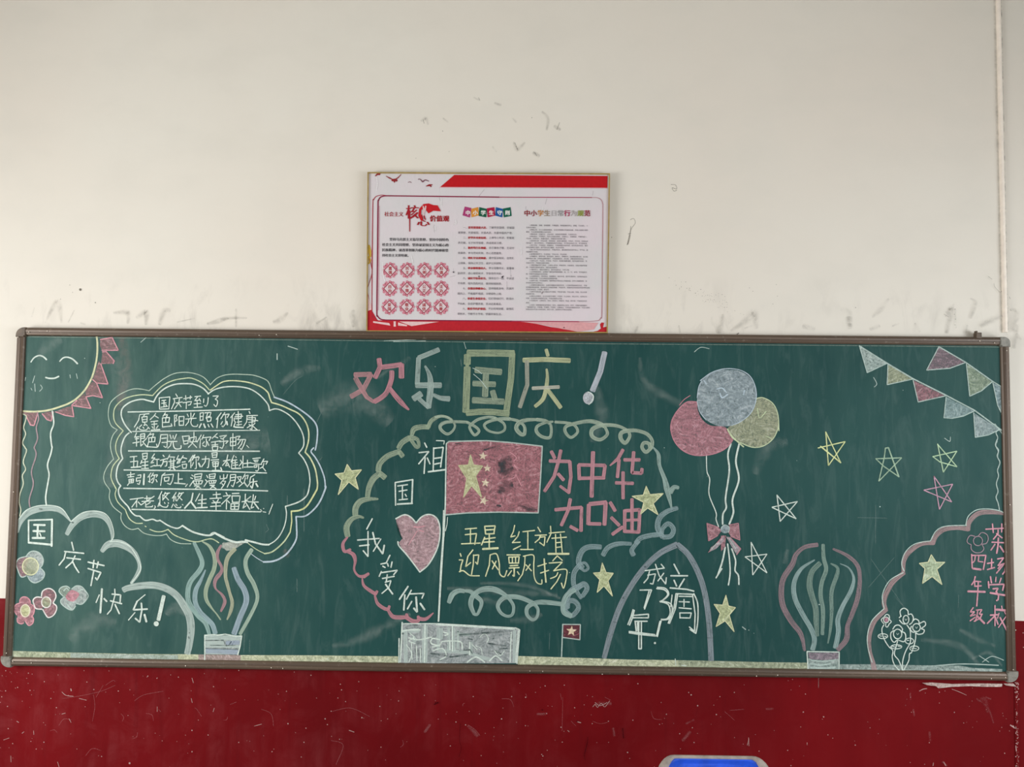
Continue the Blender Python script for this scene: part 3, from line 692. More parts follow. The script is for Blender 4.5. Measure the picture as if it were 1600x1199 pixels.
# speech-bubble tree: three nested outlines, ribbons and a pot
def outline(parts, m_, w, name, parent, lab):
    d = Draw(FACE, 0.0008)
    for crop, t, mm, ww in parts: d.st(crop, mm or m_, ww or w, t)
    return done(d, name, lab, parent)
wy = chalk((206, 224, 176), .92); wbl = chalk((190, 212, 226), .95)
d = fig('t')
d.st(KT, chalk((160, 178, 172), .6, 'broad'), 8, "w9 445,125 520,150")
d.poly(KT, chalk((190, 200, 180), .6, 'fill'), "440,110 520,95 655,98 545,165 480,178 440,140")
tree = done(d, 'tree_drawing', 'white bubble-shaped tree with three wavy outlines around the poem')
outline([(C4, "~1070,185 1010,120 930,85 830,72 730,85 640,130 560,190 497,245; ~497,245 430,230 350,228 260,260 180,310 130,370 115,460 125,530 150,580 200,610; ~200,610 160,660 138,730 140,800 165,885; ~165,885 110,950 75,1030 80,1100 125,1165", None, None),
         (C6, "~125,150 130,165 125,230 160,310 238,375; ~238,375 235,430 270,490 330,525 395,515; ~395,515 450,560 530,580 610,582 660,568; ~660,568 700,620 780,655 890,660", None, None),
         (C5, "~-10,190 50,130 120,100 200,90 300,92 400,100 500,135 540,170 565,240 590,300", None, None),
         (C5, "~w2.2 590,305 700,345 800,400 900,470 970,540 995,610 990,720 975,800; ~w2 960,780 935,815 975,870 1020,950 1060,1060 1070,1160", wbl, None),
         (C7, "~w2.6:2 1066,120 1070,140 1020,260 960,340 880,400 795,405; ~w2.2:2.6 795,405 800,500 795,620 720,740 640,800 570,825 490,830; ~w1.2 490,830 430,795 375,755", wbl, None)], chalk((190, 216, 196), .85), 1.3, 'outer_outline', tree, None)
outline([(C4, "~1060,235 1000,175 900,128 820,130 720,150 620,200 530,290; ~530,290 440,282 340,295 250,330 180,400 165,480 185,550 255,620; ~255,620 210,680 185,750 190,820 218,880; ~218,880 160,950 140,1040 155,1100 185,1155", None, None),
         (C6, "~180,135 190,150 180,200 205,270 275,340; ~275,340 310,420 370,465 435,468; 460,495 470,500; ~505,525 560,545 620,545 675,525; ~675,525 730,575 810,610 890,635 960,640 1030,620 1090,615 1150,650", None, None),
         (C5, "~w1.6:2 -10,240 60,190 120,158 200,150 300,158 380,175 470,210 530,260 548,310 565,355; ~w2 565,355 650,380 740,420 820,460 880,530 912,620 910,720 880,820; ~w2.2 880,820 930,880 975,980 995,1100 993,1160", chalk((222, 232, 176), .92), None),
         (C7, "~w2.4 993,140 980,170 900,300 830,345 750,355; w1.8 750,355 755,450 740,550", chalk((222, 230, 160), .92), None), (C7, "~w2 740,550 690,630 620,700 560,740 500,752; ~w1.2 500,752 420,710 345,655", None, None)], wy, 1.5, 'middle_outline', tree, 'pale yellow-green line')
outline([(C4, "~1055,275 1000,220 920,185 830,178 740,185 650,220 580,280 540,350; ~540,350 480,335 430,325 350,340 290,370 245,415 238,480 270,560 330,635; ~310,640 270,680 240,760 235,820 250,880; ~250,880 205,950 190,1040 205,1100 232,1135", None, None),
         (C6, "~232,115 210,160 230,230 300,310; ~300,310 330,360 370,395 410,400; ~410,400 450,435 480,440 530,430 570,445 600,440; ~600,440 680,490 760,515 810,490; ~w2.6 810,490 900,545 1000,575 1070,580 1110,560; ~1110,560 1160,580 1199,600", None, None),
         (C5, "~w1.8 -30,275 30,235 110,212 200,205 300,212 380,235 460,290 530,370 545,430; ~545,430 600,415 660,430 740,480 810,560 860,660 865,760 820,828; ~820,828 870,890 910,980 925,1080 920,1140", None, None),
         (C7, "~920,120 900,200 850,250 790,280 695,310; ~w1.6 695,310 705,380 690,480 650,570 600,630 540,668; ~w2.6 540,668 480,665 400,645 320,625; ~w3 0,570 30,558 80,585 150,620 230,645 290,640 340,645", None, None)], wl, 2.0, 'inner_outline', tree, 'bright white line')
for m_, t in ((aqb, "~w5:6:7:7:7:7:7:5 190,105 230,190 262,280 240,350 160,450 135,540 145,640 220,750 290,820 325,920"),
              (chalk((160, 196, 204), .66, 'broad'), "~w2:5:7:7:7:7:7 290,350 250,440 205,530 200,630 240,720 310,790 355,840 380,915"),
              (chalk((180, 204, 168), .66, 'broad'), "~w2:5:6:6:6:6:5:2:2 265,95 330,140 372,230 370,330 325,440 295,530 300,610 340,680 390,740 425,790"),
              (chalk((190, 124, 136), .7, 'broad'), "~w3:5:4:4:6:5:2:4:5:3 430,130 400,190 400,250 435,320 430,370 380,440 380,510 440,570 465,630 430,715"),
              (chalk((190, 196, 158), .68, 'broad'), "~w6:6:6:5:5:4:5:5:2 555,160 500,220 475,290 470,400 485,470 510,560 530,640 515,720 485,790"),
              (chalk((162, 190, 208), .70, 'broad'), "~w7:8:8:8:8:8 545,330 580,430 640,530 655,630 600,770 545,920"),
              (chalk((176, 208, 184), .68, 'broad'), "~w6:6:6:5:5:5 705,165 650,260 665,370 725,480 755,600 700,740 600,920")):
    d = Draw(FACE, 0.0005); d.st(KT, m_, 6, t); done(d, 'ribbon', None, tree)
d = Draw(FACE, 0.0006); d.poly(KT, wf, "288,932 612,937 580,1105 288,1100")
d.st(KT, wb, 8, "w7 295,952 605,955; w6 298,998 450,1000; w3 298,1028 590,1032; w8 295,1075 480,1075"); d.st(KT, chalk((160, 180, 205), .7, 'broad'), 6, "w7 300,1070 580,1080; w6 480,1000 590,995"); d.st(KT, darkm, 2, "w3.2 298,978 450,975; w3 298,1050 585,1055; 455,985 480,1025; 500,1020 520,990; 530,1015 545,990; w2.6 340,1020 560,1022")
d.st(KT, wl, 1.8, "285,930 285,1150; 285,932 360,925 400,930 470,922 560,940 615,938; 615,938 600,1030 580,1105"); done(d, 'plant_pot', 'white striped square pot', tree)

# poem: ruled lines and handwriting
d = Draw(FACE, 0.0010)
for t in ("200,644 290,642.5 390.6,639.7", "w1.3 207,674.5 300,673.5 405.9,672.6", "200.8,704.9 300,705 405.5,705.4", "193.7,734.7 300,736 340,736.7 416.5,739.4", "193.2,763.3 300,764.8 345.9,765.3 418.3,767.4", "206,796.3 310,798 407.3,800"):
    d.st(FULL, wl, 1.8, t)
poem = done(d, 'poem_lettering', 'six ruled lines of small white handwriting inside the tree')
lines = [
 [(PA, "705,145 712,355; 705,145 905,125; 905,125 885,350; 712,355 885,350; 755,195 830,185; 795,190 795,310; 750,245 835,235; 735,320 860,300; 825,265 840,290; 1015,70 1045,120; 965,160 1135,135; 985,165 995,220 935,350; 1020,240 1140,220; 1085,160 1070,240 990,350; 1070,245 1115,310; 1165,160 1315,130; 1200,100 1205,185; 1290,105 1285,165; 1150,235 1310,210 1290,270 1250,280; 1215,225 1212,345"),
  (PB, "165,115 270,105; 215,115 180,165 160,190 250,175; 245,150 270,200; 150,245 270,235; 205,190 210,300; 150,308 300,300; 325,155 320,220; ~405,130 395,230 365,285 335,270; 490,105 590,100 530,160; ~530,160 570,190 565,250 540,290 505,255")],
 [(PA, "345,455 515,440; 340,460 320,560 240,690; 435,450 410,490; 380,505 480,490 475,590; 380,505 395,600; 400,550 470,545; 400,600 475,592; 435,600 435,660 415,655; 375,650 335,690; 455,640 480,665; 300,690 270,750; ~320,710 370,745 460,745 490,710; 400,690 420,715; 495,690 525,725; 640,435 600,490 535,550; 625,480 690,520; 550,590 680,575; 610,590 615,740; 565,640 665,630; 570,680 590,710; 685,665 650,715; w2 560,750 715,738; w1.5 820,425 775,490; 800,465 865,455 835,510; 765,520 765,685; 765,520 900,510 885,600; 830,515 825,600; 770,605 890,600; 765,690 945,670 930,630; 990,470 995,670; 990,470 1040,460 1020,520 1045,560 1000,590; 1075,495 1080,655; 1075,495 1170,490 1160,655; 1085,580 1155,575; 1080,658 1160,655"),
  (PB, "30,425 50,470; 95,405 95,490; 160,415 125,480; 0,515 190,500; 60,510 50,570 0,630; ~110,500 95,580 130,640 200,645 215,615; 260,410 260,540; 260,410 320,400 310,530; 265,470 315,465; 260,540 315,530; 345,405 455,395 435,465 400,470; 395,410 365,500; 375,490 390,560; 375,490 460,480 450,545; 390,560 450,548; w2 280,600 245,665; w2.4 325,605 350,665; w1.6 400,610 420,655; 455,600 490,660; w1.5 635,405 550,520; 580,480 560,670; 700,400 630,510; 665,440 780,425 745,490; 715,450 715,600 670,655 650,640; 660,560 630,610; w2.4 735,560 745,615; w1.5 875,405 805,490; 835,460 830,560 815,640; 895,440 1000,425 990,500; 880,475 1020,465; 890,510 990,500; 940,380 945,630; 920,570 1000,560; 910,620 1000,610; 870,500 865,540 890,570 860,650 900,662; w2 860,650 900,660 1030,665; w1.5 1135,380 1150,415; 1090,455 1285,450; 1100,455 1090,570 1040,640; 1125,490 1250,490 1240,550; 1110,520 1290,545; 1125,575 1240,560; 1190,455 1185,700 1150,690; 1135,610 1160,640; 1100,670 1170,625; 1240,590 1200,625; 1195,635 1280,710")],
 [(PA, "280,800 245,885; 250,880 330,870; 255,915 320,905; 210,990 330,970; 280,890 280,1050; 355,825 435,815 430,900; 355,830 360,1045; 360,865 430,860; 360,905 430,900; 470,900 400,970; 390,960 480,1065; 360,1045 400,1010; 545,800 480,880; 530,835 605,815 580,870; 510,895 510,960 480,1060; 505,895 630,880 620,965; 565,890 565,960; 510,970 620,965; 490,1060 670,1070 655,1010; 735,835 720,960 680,1060; 735,835 865,830 850,1060 820,1070 790,1050; 750,905 840,895; 755,980 840,975; 905,835 930,910; 965,850 965,900; 1030,825 990,920; 870,960 1040,960; 935,965 915,1040 865,1085; ~w1.8 965,975 980,1060 1020,1100 1105,1090 1115,1040; w1.5 1140,860 1170,1010; 1145,865 1270,855 1240,1000; 1165,955 1250,945; 1170,1010 1235,1000"),
  (PB, "75,850 80,920; 75,855 190,830 185,920; 150,750 150,870 110,960 50,1020; 70,925 215,915; 110,930 200,1025; 280,800 205,925; 265,870 255,1025; 325,800 290,880; 310,850 455,835 420,900; 370,870 375,980 355,1010 305,985; 335,920 300,960; 385,915 415,985; 565,775 475,860; 510,825 575,850; 460,930 620,905; 530,925 530,990; 470,980 575,970; 475,1010 485,1070; 475,1010 580,1000 565,1075; 485,1075 565,1075; 610,825 735,805 670,860; 625,855 680,880; 610,920 765,905 720,950; 680,900 680,980 655,1040 610,1020; 845,775 840,1065; 800,850 800,990; 800,850 900,845 895,980; 800,925 895,915; 800,995 895,985; 900,830 975,820 930,880; 925,885 1075,880 1040,980 1000,1060 975,1045; 985,890 930,970; 1020,890 1000,960 940,1040; w1 1090,985 1130,1025")],
 [(PC, "145,155 260,145; 210,150 205,325; 150,240 275,225 265,320; w2 165,335 330,322; w1.5 355,100 365,195; 355,100 440,90 430,185; 365,150 430,140; 370,195 430,188; 345,215 325,270; 345,250 450,235; 400,195 400,350; 350,305 450,295; 340,355 460,350; 560,105 510,180 565,170; 565,175 495,260 545,250; 495,325 560,300; 570,200 640,195; 605,205 605,295; 560,308 665,300; 705,125 725,150; 660,215 790,180; 715,200 700,270 665,325; 715,240 775,230 765,305 740,315; 820,120 780,195; 810,155 905,160; 800,235 915,220; 835,190 835,330; 890,185 885,330; 840,265 885,262; 840,297 885,295; 800,335 920,325; 840,345 815,380; w2.4 880,345 910,380; w1.5 970,130 935,200 985,190; 990,190 940,265 995,250; 935,335 1000,305; 1050,135 985,235; 1040,165 1110,185; 1030,245 1085,238; 1030,285 1045,350; 1030,285 1110,275 1100,345; 1045,352 1100,345; 1215,130 1145,240; 1180,210 1180,340; 1250,120 1205,210; 1235,170 1308,150"),
  (PD, "40,125 0,210; 20,165 125,160 100,215; 70,185 75,350 50,355; 25,250 0,310; w2.4 115,265 140,320; w1.5 170,195 295,185 280,330 260,340; 235,145 225,240 165,325; 340,90 350,165; 340,90 430,80 420,160; 350,125 420,120; 350,168 420,162; 325,210 455,200; 350,240 360,320; 350,240 455,235 440,315; 360,275 445,270; 360,320 440,315; 400,240 400,385; w2 345,390 470,388; 490,340 505,380 485,400; w1.5 535,225 650,205; 610,120 590,220 520,300; 600,240 570,310 620,295; 610,260 640,330; 715,130 665,240; 690,190 670,350; 740,150 755,165; 700,215 765,205; 735,215 740,345; 700,260 770,250; 700,300 780,290; w2 680,355 830,350; w1.5 825,210 850,250; 850,250 805,310; 870,140 865,345; 885,270 1000,255; 945,210 945,325; 890,330 1040,325; 1035,185 1165,170; 1050,215 1130,210; 1060,215 1075,240 1120,235; 990,255 1030,265 1185,285; 1060,300 1110,295 1100,330 1060,335 1060,300; 1135,290 1135,370 1110,400 1085,390; 1225,190 1180,270; 1205,235 1290,230 1260,280; 1225,265 1210,320 1160,350; 1200,330 1255,395")],
 [(PC, "155,415 155,500; 95,465 220,445; 110,500 210,490; 125,540 205,530 200,590; 125,540 130,600 100,640; 125,570 200,560; 165,540 165,590; 130,600 200,592; 275,470 330,460 325,510; 255,515 325,510; 255,515 250,570 320,555 300,625 270,610; w2.6 385,450 375,625; w1.5 500,430 450,500; 475,480 485,590 460,570; 540,430 505,490; 520,470 615,460 590,500; 560,480 545,560 525,600 510,590; 530,520 510,550; 585,540 605,580; 740,430 690,470; 690,470 665,640; 690,470 885,450 865,560 830,625 780,605; 725,510 735,570; 725,510 810,500 800,560; 735,570 800,562; w1.8 970,435 965,605; 970,535 1035,530; 900,600 1085,615; w1.5 1120,620 1090,660; 1195,465 1225,485; 1175,510 1210,525; 1160,655 1225,560"),
  (PD, "45,470 50,540; 45,455 170,440 150,530; 50,500 155,490; 50,540 150,530; 20,565 185,560 160,615; 20,570 40,620; 70,570 75,615; 120,565 115,612; 40,620 160,615; 40,650 130,645 60,690; 60,640 150,690; 250,470 270,510; 230,545 255,570; 205,660 265,570; 295,460 300,525; 295,455 400,440 385,520; 300,490 385,485; 300,525 385,518; 285,560 300,610; 285,560 415,555 395,600; 330,560 335,600; 375,558 370,600; 300,610 395,600; 305,640 390,635 310,695; 320,640 410,695; 540,455 540,520; 480,480 480,530 590,515 605,455; 550,530 480,610; 530,570 575,570 540,640 500,690; 510,610 535,640; 655,460 650,560 600,670; 655,460 745,455 735,560 700,665 670,640; 665,510 735,500; 660,560 730,550; 765,500 840,490 820,560 760,600; 785,520 850,600; 905,445 860,530; 885,490 960,465 940,530; 910,510 890,590 800,660; w2 890,590 930,645; w1.5 1070,460 1000,500 980,590 1110,570; w2 1045,530 1045,600 1025,690 995,650; w1.5 990,600 940,665; w2.4 1090,610 1120,660")],
 [(PC, "145,880 370,850; 270,880 175,1010; 255,900 255,1010; 280,920 330,975; 390,862 500,855; 430,820 430,905; 555,825 330,975; 345,915 545,905; 490,930 420,975; 410,945 410,1010 520,1005 530,985; 565,990 580,1010 555,1035; 685,745 625,870; 655,820 650,990; 700,800 705,880; 745,760 715,820; 735,780 820,770; 790,780 700,890; 735,820 800,890; 640,940 620,1000; ~660,975 700,1005 770,1010 790,975; 730,930 740,950; 795,935 800,950; 930,760 865,860; 900,830 885,910; 920,830 925,900; 985,765 955,830; 975,785 1055,765; 1030,780 940,905; 970,830 1030,890; 880,960 850,1020; ~900,975 930,1015 1000,1020 1010,1000; 925,960 945,985; 1035,965 1045,975; w2.2 1215,775 1190,900 1075,1030; w2.6 1185,925 1265,1030"),
  (PD, "130,780 60,910; 110,895 245,875; 100,950 240,945; w2 175,800 165,1010; 90,1022 260,1015; w1.6 415,755 420,850; 360,800 485,790; 305,865 500,855; 360,900 385,925; 450,880 430,915; 340,940 480,930; 315,1000 490,990; 410,920 410,1055; 580,765 600,800; 535,825 660,810 505,960; 590,880 585,1045; 605,900 640,940; 685,780 800,775; 680,820 690,930; 680,820 820,820 805,930; 690,930 805,925; 665,960 660,1045; 665,955 805,950 790,1050; 660,1048 790,1050; 725,960 725,1045; 665,1000 795,998; 910,790 905,920 865,1030 920,990; 1000,830 920,895; 850,920 950,905; 900,910 985,1050; 1045,800 1035,920 1005,1030 1050,1010; 1085,825 1065,890; 960,920 1130,925; w2 1050,925 1135,1040; w2 1170,1055; 1185,1075; w1.6 1220,1035; w1.2 1375,960 1310,1130; 1210,1090 1260,1098")]]
for sets in lines:
    d = Draw(FACE, 0.0014, 0.000008)
    for crop, t in sets: d.st(crop, wl, 1.45, t)
    done(d, 'handwritten_line', None, poem)

# title across the top
d = Draw(FACE, 0.0012); pb2 = chalk((196, 120, 128), .66, 'broad')
d.st(T1, pb2, 7, "100,405 290,400; 290,400 200,575 60,655; w7:7:5 110,440 180,560 240,660 320,715")
d.st(T1, pb, 7, "380,225 392,320 335,440; w7 415,320 635,290; w8 635,285 635,440; ~w7 525,365 520,460 470,600 400,670 325,712; ~w6:7:7:3 500,560 570,650 650,740 715,800"); done(d, 'title_character', 'broad pink title character, first of the row')
d = Draw(FACE, 0.0012); cyb = chalk((168, 196, 188), .62, 'broad')
d.st(T1, cyb, 7, "1060,120 830,215; w7 830,215 815,510; w8 800,525 1085,525; ~w3:7:9:9:7 905,310 950,400 965,500 960,620 950,690 945,780; w6:6:7 835,680 900,740 945,775; w9 770,680 860,620; ~w5:7:8 1000,635 1080,670 1180,680"); done(d, 'title_character', 'broad pale grey-white title character beside the pink one')
d = Draw(FACE, 0.0012); ygb2 = chalk((168, 188, 142), .62, 'broad')
d.st(T2, ygb2, 9, "w10 -70,160 300,160 460,165; w9 440,165 425,450 375,810; w10 -70,180 -72,285; w5 -72,285 -72,310; w10 -72,320 -88,830; w9 -80,840 60,828 200,828 400,850")
d.st(T2, chalk((160, 182, 150), .62, 'broad'), 9, "w9 20,350 315,375; w9 140,390 130,650; w8 -5,505 245,515; w9 -10,695 340,712; w8 215,590 245,690")
d.st(T2, wl2, 1, "~w1 0,400 80,470 150,560; ~-10,330 50,360 90,395"); done(d, 'title_character', 'large square yellow-green title character')
d = Draw(FACE, 0.0012)
d.st(T2, yb, 6, "w5 825,120 845,190; w7 565,240 830,232 1095,245; ~w3:5:6:6:5 830,345 838,430 825,550 790,680 700,765; w6 830,560 990,780"); d.st(T2, chalk((176, 180, 160), .68, 'broad'), 6, "605,250 610,520 525,775"); d.st(T2, chalk((200, 200, 180), .75, 'broad'), 5, "670,560 970,545"); done(d, 'title_character', 'thin-stroked pale yellow title character')
d = Draw(FACE, 0.0012)
d.st(T2, chalk((186, 196, 210), .82, 'broad'), 8, "1490,150 1440,370 1350,590").ell(T2, chalk((190, 198, 210), .85, 'fill'), 1305, 670, 62, 72); d.st(T2, wl, 1, "~w1.2 1300,600 1360,640 1350,700 1310,745"); done(d, 'exclamation_mark', 'lavender-white exclamation mark after the title')

# curly border round the flag picture
d = Draw(FACE, 0.0007); yv = chalk((172, 196, 160), .54, 'broad'); yv2 = chalk((182, 206, 178), .58, 'broad'); bv = chalk((150, 184, 188), .54, 'broad')
d.st(M1, yv, 8, "~w8:9:8:6:3 200,1190 190,1100 235,1030 300,1005 345,1015; ~w8:9:8:6:3 270,990 275,920 320,860 400,840 480,840; ~w7:8:9:8 385,820 400,730 440,650 500,600; w8 500,600 550,640; ~w8:8:8:7 485,580 500,510 570,440 680,395; w7 680,395 715,440; ~w7:8:8 675,365 710,310 780,265; ~w8:5:5:5 780,265 850,280 865,340 840,350 795,290; ~w6:8:7:7 800,235 820,185 880,165 960,165; ~w6:6:3:2 955,165 985,105 1060,65 1130,70 1180,110")
d.st(M2, yv2, 4, "~w3:4:3:4:5:4:4 0,70 80,65 150,95 185,150 160,205 110,230 55,190 50,150 100,120 200,115 300,120; ~w4 300,120 380,165 410,205 370,240 330,190 330,150 400,95 500,72 560,80; ~w4:3:4:5 560,80 640,130 650,190 590,220 500,200 460,150 500,115 600,90 700,90; ~w4:4:6:6:4 700,90 780,110 835,160 835,230 800,230 760,180 780,130 850,100 950,95; ~w5:4:5:3 950,95 1040,110 1085,160 1075,260 1000,255 950,210 955,160 1030,125 1100,115")
d.st(M3, yv2, 5, "~w4:4:5:6 100,112 200,120 270,140 300,200 240,250 190,200 200,150 300,120 400,105 480,120 540,150; ~w4:5:6:5:4 540,150 565,220 500,270 430,240 430,180 500,145 600,140 680,155 750,190; ~w4:6:5:5 750,190 765,240 725,300 685,260 690,210 750,190 830,190 920,220 965,280 960,340; ~w5 960,340 910,380 875,340 890,300 935,305 945,340")
d.st(M3, chalk((160, 194, 184), .66, 'broad'), 6, "~w2:6:5:6:9:6:2 975,340 1020,400 1030,500 1075,620 1100,720 1120,800 1140,890; ~w8:5 1125,740 1160,695 1199,700")
d.st(M3, bv, 7, "~w6:7:8:8:7 1190,880 1100,910 1030,970 1015,1060 1060,1140; ~w7:7:6 1060,1140 1130,1130 1155,1070 1110,1020 1060,1060 1050,1110; ~w7 1050,1115 950,1125 860,1150 820,1195")
d.st(R1, bv, 7, "~w6:7 590,130 570,150 535,200 550,240; ~w5:7:7 530,150 430,150 350,180 310,240; ~w7:8:8 295,175 200,175 145,210 120,290 150,340; ~w4 120,310 170,300 195,340 165,360 130,330; ~w7:7:5 125,320 85,380 85,480 140,575; ~w8:8:7:6 110,495 160,465 185,500 150,560; ~w8:8 140,475 60,520 20,600 20,660; ~w8:7:7 30,650 40,600 90,600 120,650 70,710 20,680 5,650")
d.st(M5, chalk((158, 194, 184), .70, 'broad'), 7, "~w6:8:7:6 80,930 120,840 190,800 250,805; ~w5:7:5:4 265,800 320,810 380,860 440,930 400,1050 360,1060; ~w5:7:7:8:8:5 360,1060 320,950 350,850 440,790 550,780 640,810 720,860; ~w5:4:7:6 720,860 790,960 780,1060 720,1080 650,1040 620,960 680,880 780,865 880,880 1000,930; ~w5:4:6:7:6 1000,930 1060,1000 1050,1090 1000,1120 940,1060 950,980 1050,930 1180,930 1340,950; ~w7 1470,790 1380,850 1340,950 1350,1040 1430,1080")
d.st(M5, dustm, 14, "~w6:10:6 430,720 700,720 1000,760 1300,880; ~w10:16:10 440,890 600,920 700,890; ~w10:18:10 760,1130 950,1120 1100,1060")
done(d, 'curly_border', 'looping pale yellow and blue ribbon border around the flag picture')
d = Draw(FACE, 0.0008)
d.st(M4, pb, 4, "~w3:5:4 135,300 95,360 110,430 165,415; ~w4:6:3:3:5 130,430 190,460 210,520 200,600 240,660 300,665; ~w5:4 290,670 335,640; ~w2:4:5:5 275,680 290,750 350,800 400,830; w4 400,835 415,805; ~w3:5:5 395,850 420,920 480,965 520,975; w4 520,975 530,945; ~w4:6:6:4 520,985 560,1040 620,1050 690,1045 690,1020; ~w6:6:4 690,1050 750,1085 800,1080 800,1040; ~w6:5:2 800,1060 870,1065 940,1010")
done(d, 'scalloped_border', 'pink scalloped ribbon at the lower end of the border')

# national flag picture
d = Draw(FACE, 0.0012)
d.poly(M2, rf, "115,305 480,295 700,312 1003,345 965,970 500,965 100,985")
d.st(M2, chalk((70, 74, 78), .95, 'smear'), 14, "~w14:26:16 590,520 640,500 710,470; ~w12:26:14 590,580 650,570 720,540; ~w12:26:16 590,780 640,730 720,700; ~w6:12:6 780,900 860,930 950,940; ~w4:8:4 520,470 600,500; ~w3:6:3 190,320 240,325; ~w4:6:4 460,380 560,350; w5 580,900 610,905")
d.st(M2, pl, 1, "w1.2 740,520 775,570; 755,610 810,720; ~680,660 740,640 755,610; ~700,400 760,450 740,480")
d.st(M2, wl2, 1.8, "105,320 130,300 480,293 700,310 1003,345; 1003,345 990,600 965,970; 100,988 300,970 600,962 960,970")
d.st(M2, wl, 2.2, "w1.6:2.4 105,320 100,500 95,900 80,1190"); d.st(M4, wl, 2.4, "w2.4:3.2:2.4 1040,50 1035,300 1015,600 990,1085; w1 1075,110 1070,180 1055,240")
flag = done(d, 'flag_drawing', 'chalk red flag on a white pole, largest picture in the middle')
d = Draw(FACE, 0.0018); big = "330,425 360,520 445,530 380,625 435,825 340,715 265,825 295,650 218,525 310,520"
d.poly(M2, yf, big); d.st(M2, chalk((210, 216, 160), .8), 1.2, big+" 330,425"); done(d, 'star', 'large yellow star', flag)
def star_pts(cx, cy, r, rot=0.0, k=0.42):
    return ' '.join('%.1f,%.1f' % (cx+(r if i % 2 == 0 else r*k)*math.sin(math.pi*i/5+rot), cy-(r if i % 2 == 0 else r*k)*math.cos(math.pi*i/5+rot)) for i in range(10))
for cx, cy, r, ro in ((447, 437, 42, .1), (487, 552, 38, 0), (470, 688, 42, .1), (455, 855, 46, .3)):
    d = Draw(FACE, 0.0018); d.poly(M2, chalk((226, 204, 160), .95, 'fill'), star_pts(cx, cy, r, ro)); done(d, 'star', 'small yellow star', flag)

glyphs('chalk_character', 'white character beside the flag pole near its top', [(M1, "920,315 940,355; 868,405 960,395 865,510; 925,450 915,600; 945,455 970,510; 1005,360 1000,580; 1005,365 1095,355 1070,540; 1005,460 1080,450; 1005,515 1075,500; w2.4 955,585 1110,565; w1.5 1030,292 1105,295 1100,325")], wl, 2)
glyphs('chalk_character', 'white boxed character above the pink heart', [(M1, "645,685 648,898; 645,685 808,658; w2.4 808,658 800,880; 665,888 805,880; w1.8 668,718 760,705; 712,720 712,845; 680,768 755,755; 680,848 760,840; 738,795 750,815")], wl, 2)
glyphs('chalk_character', 'white character left of the pink heart', [(M4, "370,125 318,222; 330,245 330,480 285,425; 232,325 435,310; 250,380 340,370; w2.4 375,255 400,360 468,455 482,375; w1.8 450,315 380,430")], wl, 2)
glyphs('chalk_character', 'white character below the heart', [(M4, "535,468 500,540 450,550; 468,570 490,582; 512,545 520,570; 555,530 545,580; 455,620 435,665; 460,630 605,608 570,650; 465,685 575,665; 510,650 500,720; w1.8 490,720 545,705 525,770 460,825; w2.4 495,740 560,830")], wl, 2)
glyphs('chalk_character', 'white character above the pink scallops by the pole', [(M4, "w2.4 705,760 625,880; 675,840 665,980; w2 735,795 690,880; 720,830 855,825 835,870; w2.8 780,860 790,1000 760,965; w2.2 740,900 700,970; w2.8 820,920 858,975")], wl, 2.2)
d = fig('h'); d.poly(M4, hf, "780,165 755,132 730,110 700,96 670,88 630,96 590,125 602,190 628,250 650,315 618,350 640,392 690,460 760,550 815,625 860,585 900,550 945,478 980,400 998,320 1005,250 1002,195 990,150 972,122 950,100 920,88 890,85 858,94 830,110 802,138")
d.st(M4, darkm, 4, "~w3:6:3 600,170 620,250 650,310"); d.st(M4, pl, 1.4, "~w2 760,200 800,205 860,195; w1.6 810,235 850,245; w1 710,370 790,240"); d.st(M4, wl, 1.9, "~590,125 670,88 730,110 780,165; ~780,165 830,110 890,85 950,100 990,150 1005,250 980,400 900,550 815,625; ~610,340 620,380 690,460 760,550 815,625"); done(d, 'heart_drawing', 'dusty pink heart outlined in white')
for lab, t in ((None, "w5 65,375 95,435; 150,365 130,460 90,600 5,730; 50,460 230,465; 230,465 240,600 220,745; w4 145,685 225,745; w5 125,575 175,630"), (None, "w5 310,495 315,625; 310,495 545,500 530,610; 315,615 540,610; w6 438,380 430,600 425,780"),
          (None, "w5:5:2 705,360 660,440 590,500; w5 670,450 655,605; 715,450 855,450; 800,380 785,565 870,570 875,530; 640,655 795,660; 705,560 705,795"), (None, "w5 100,895 335,875; 335,875 330,1085; 235,1045 300,1080; 235,800 215,900 155,1035"),
          (None, "w6 400,850 395,1025; 405,845 555,830; 550,830 540,1030; w5 395,1020 505,1022"), (None, "w5 590,830 635,905; 600,965 670,1035; 610,1115 700,1050; 720,900 720,1095; 720,905 855,895 845,1100; w4 735,990 845,985; w5 720,1088 845,1095; 785,800 785,1080")):
    glyphs('chalk_character', 'pink character to the right of the flag', [(M3, t)], chalk((202, 116, 132), .84, 'broad'), 5)
yls = chalk((226, 232, 176), .97)
glyphs('slogan_lettering', 'first row of thin yellow handwriting below the flag', [(M5, "260,120 385,110; 318,120 318,280; 260,182 385,170 365,290; 220,283 425,275; w2 475,95 485,175; 475,90 590,85 575,170; 485,130 580,125; 485,175 580,170; 475,210 440,295; 470,230 590,215; 525,180 525,330; 465,265 580,258; w3 455,340 620,330; w1.7 805,80 790,150 760,208 810,195; 855,150 840,200 780,270; 780,270 865,265; 790,345 870,305; 895,150 1025,135; 950,145 950,335; 870,345 1010,345; 1060,100 1090,150; 1030,190 1155,185; 1090,190 1075,230 1030,268; 1085,210 1140,205 1130,305 1080,268; 1200,88 1205,170 1160,265; 1185,165 1355,150; 1215,222 1375,210; 1255,180 1260,385; 1310,175 1330,380; 1265,270 1325,265; 1270,322 1325,315; w3 1175,393 1400,393")], yls, 1.8)
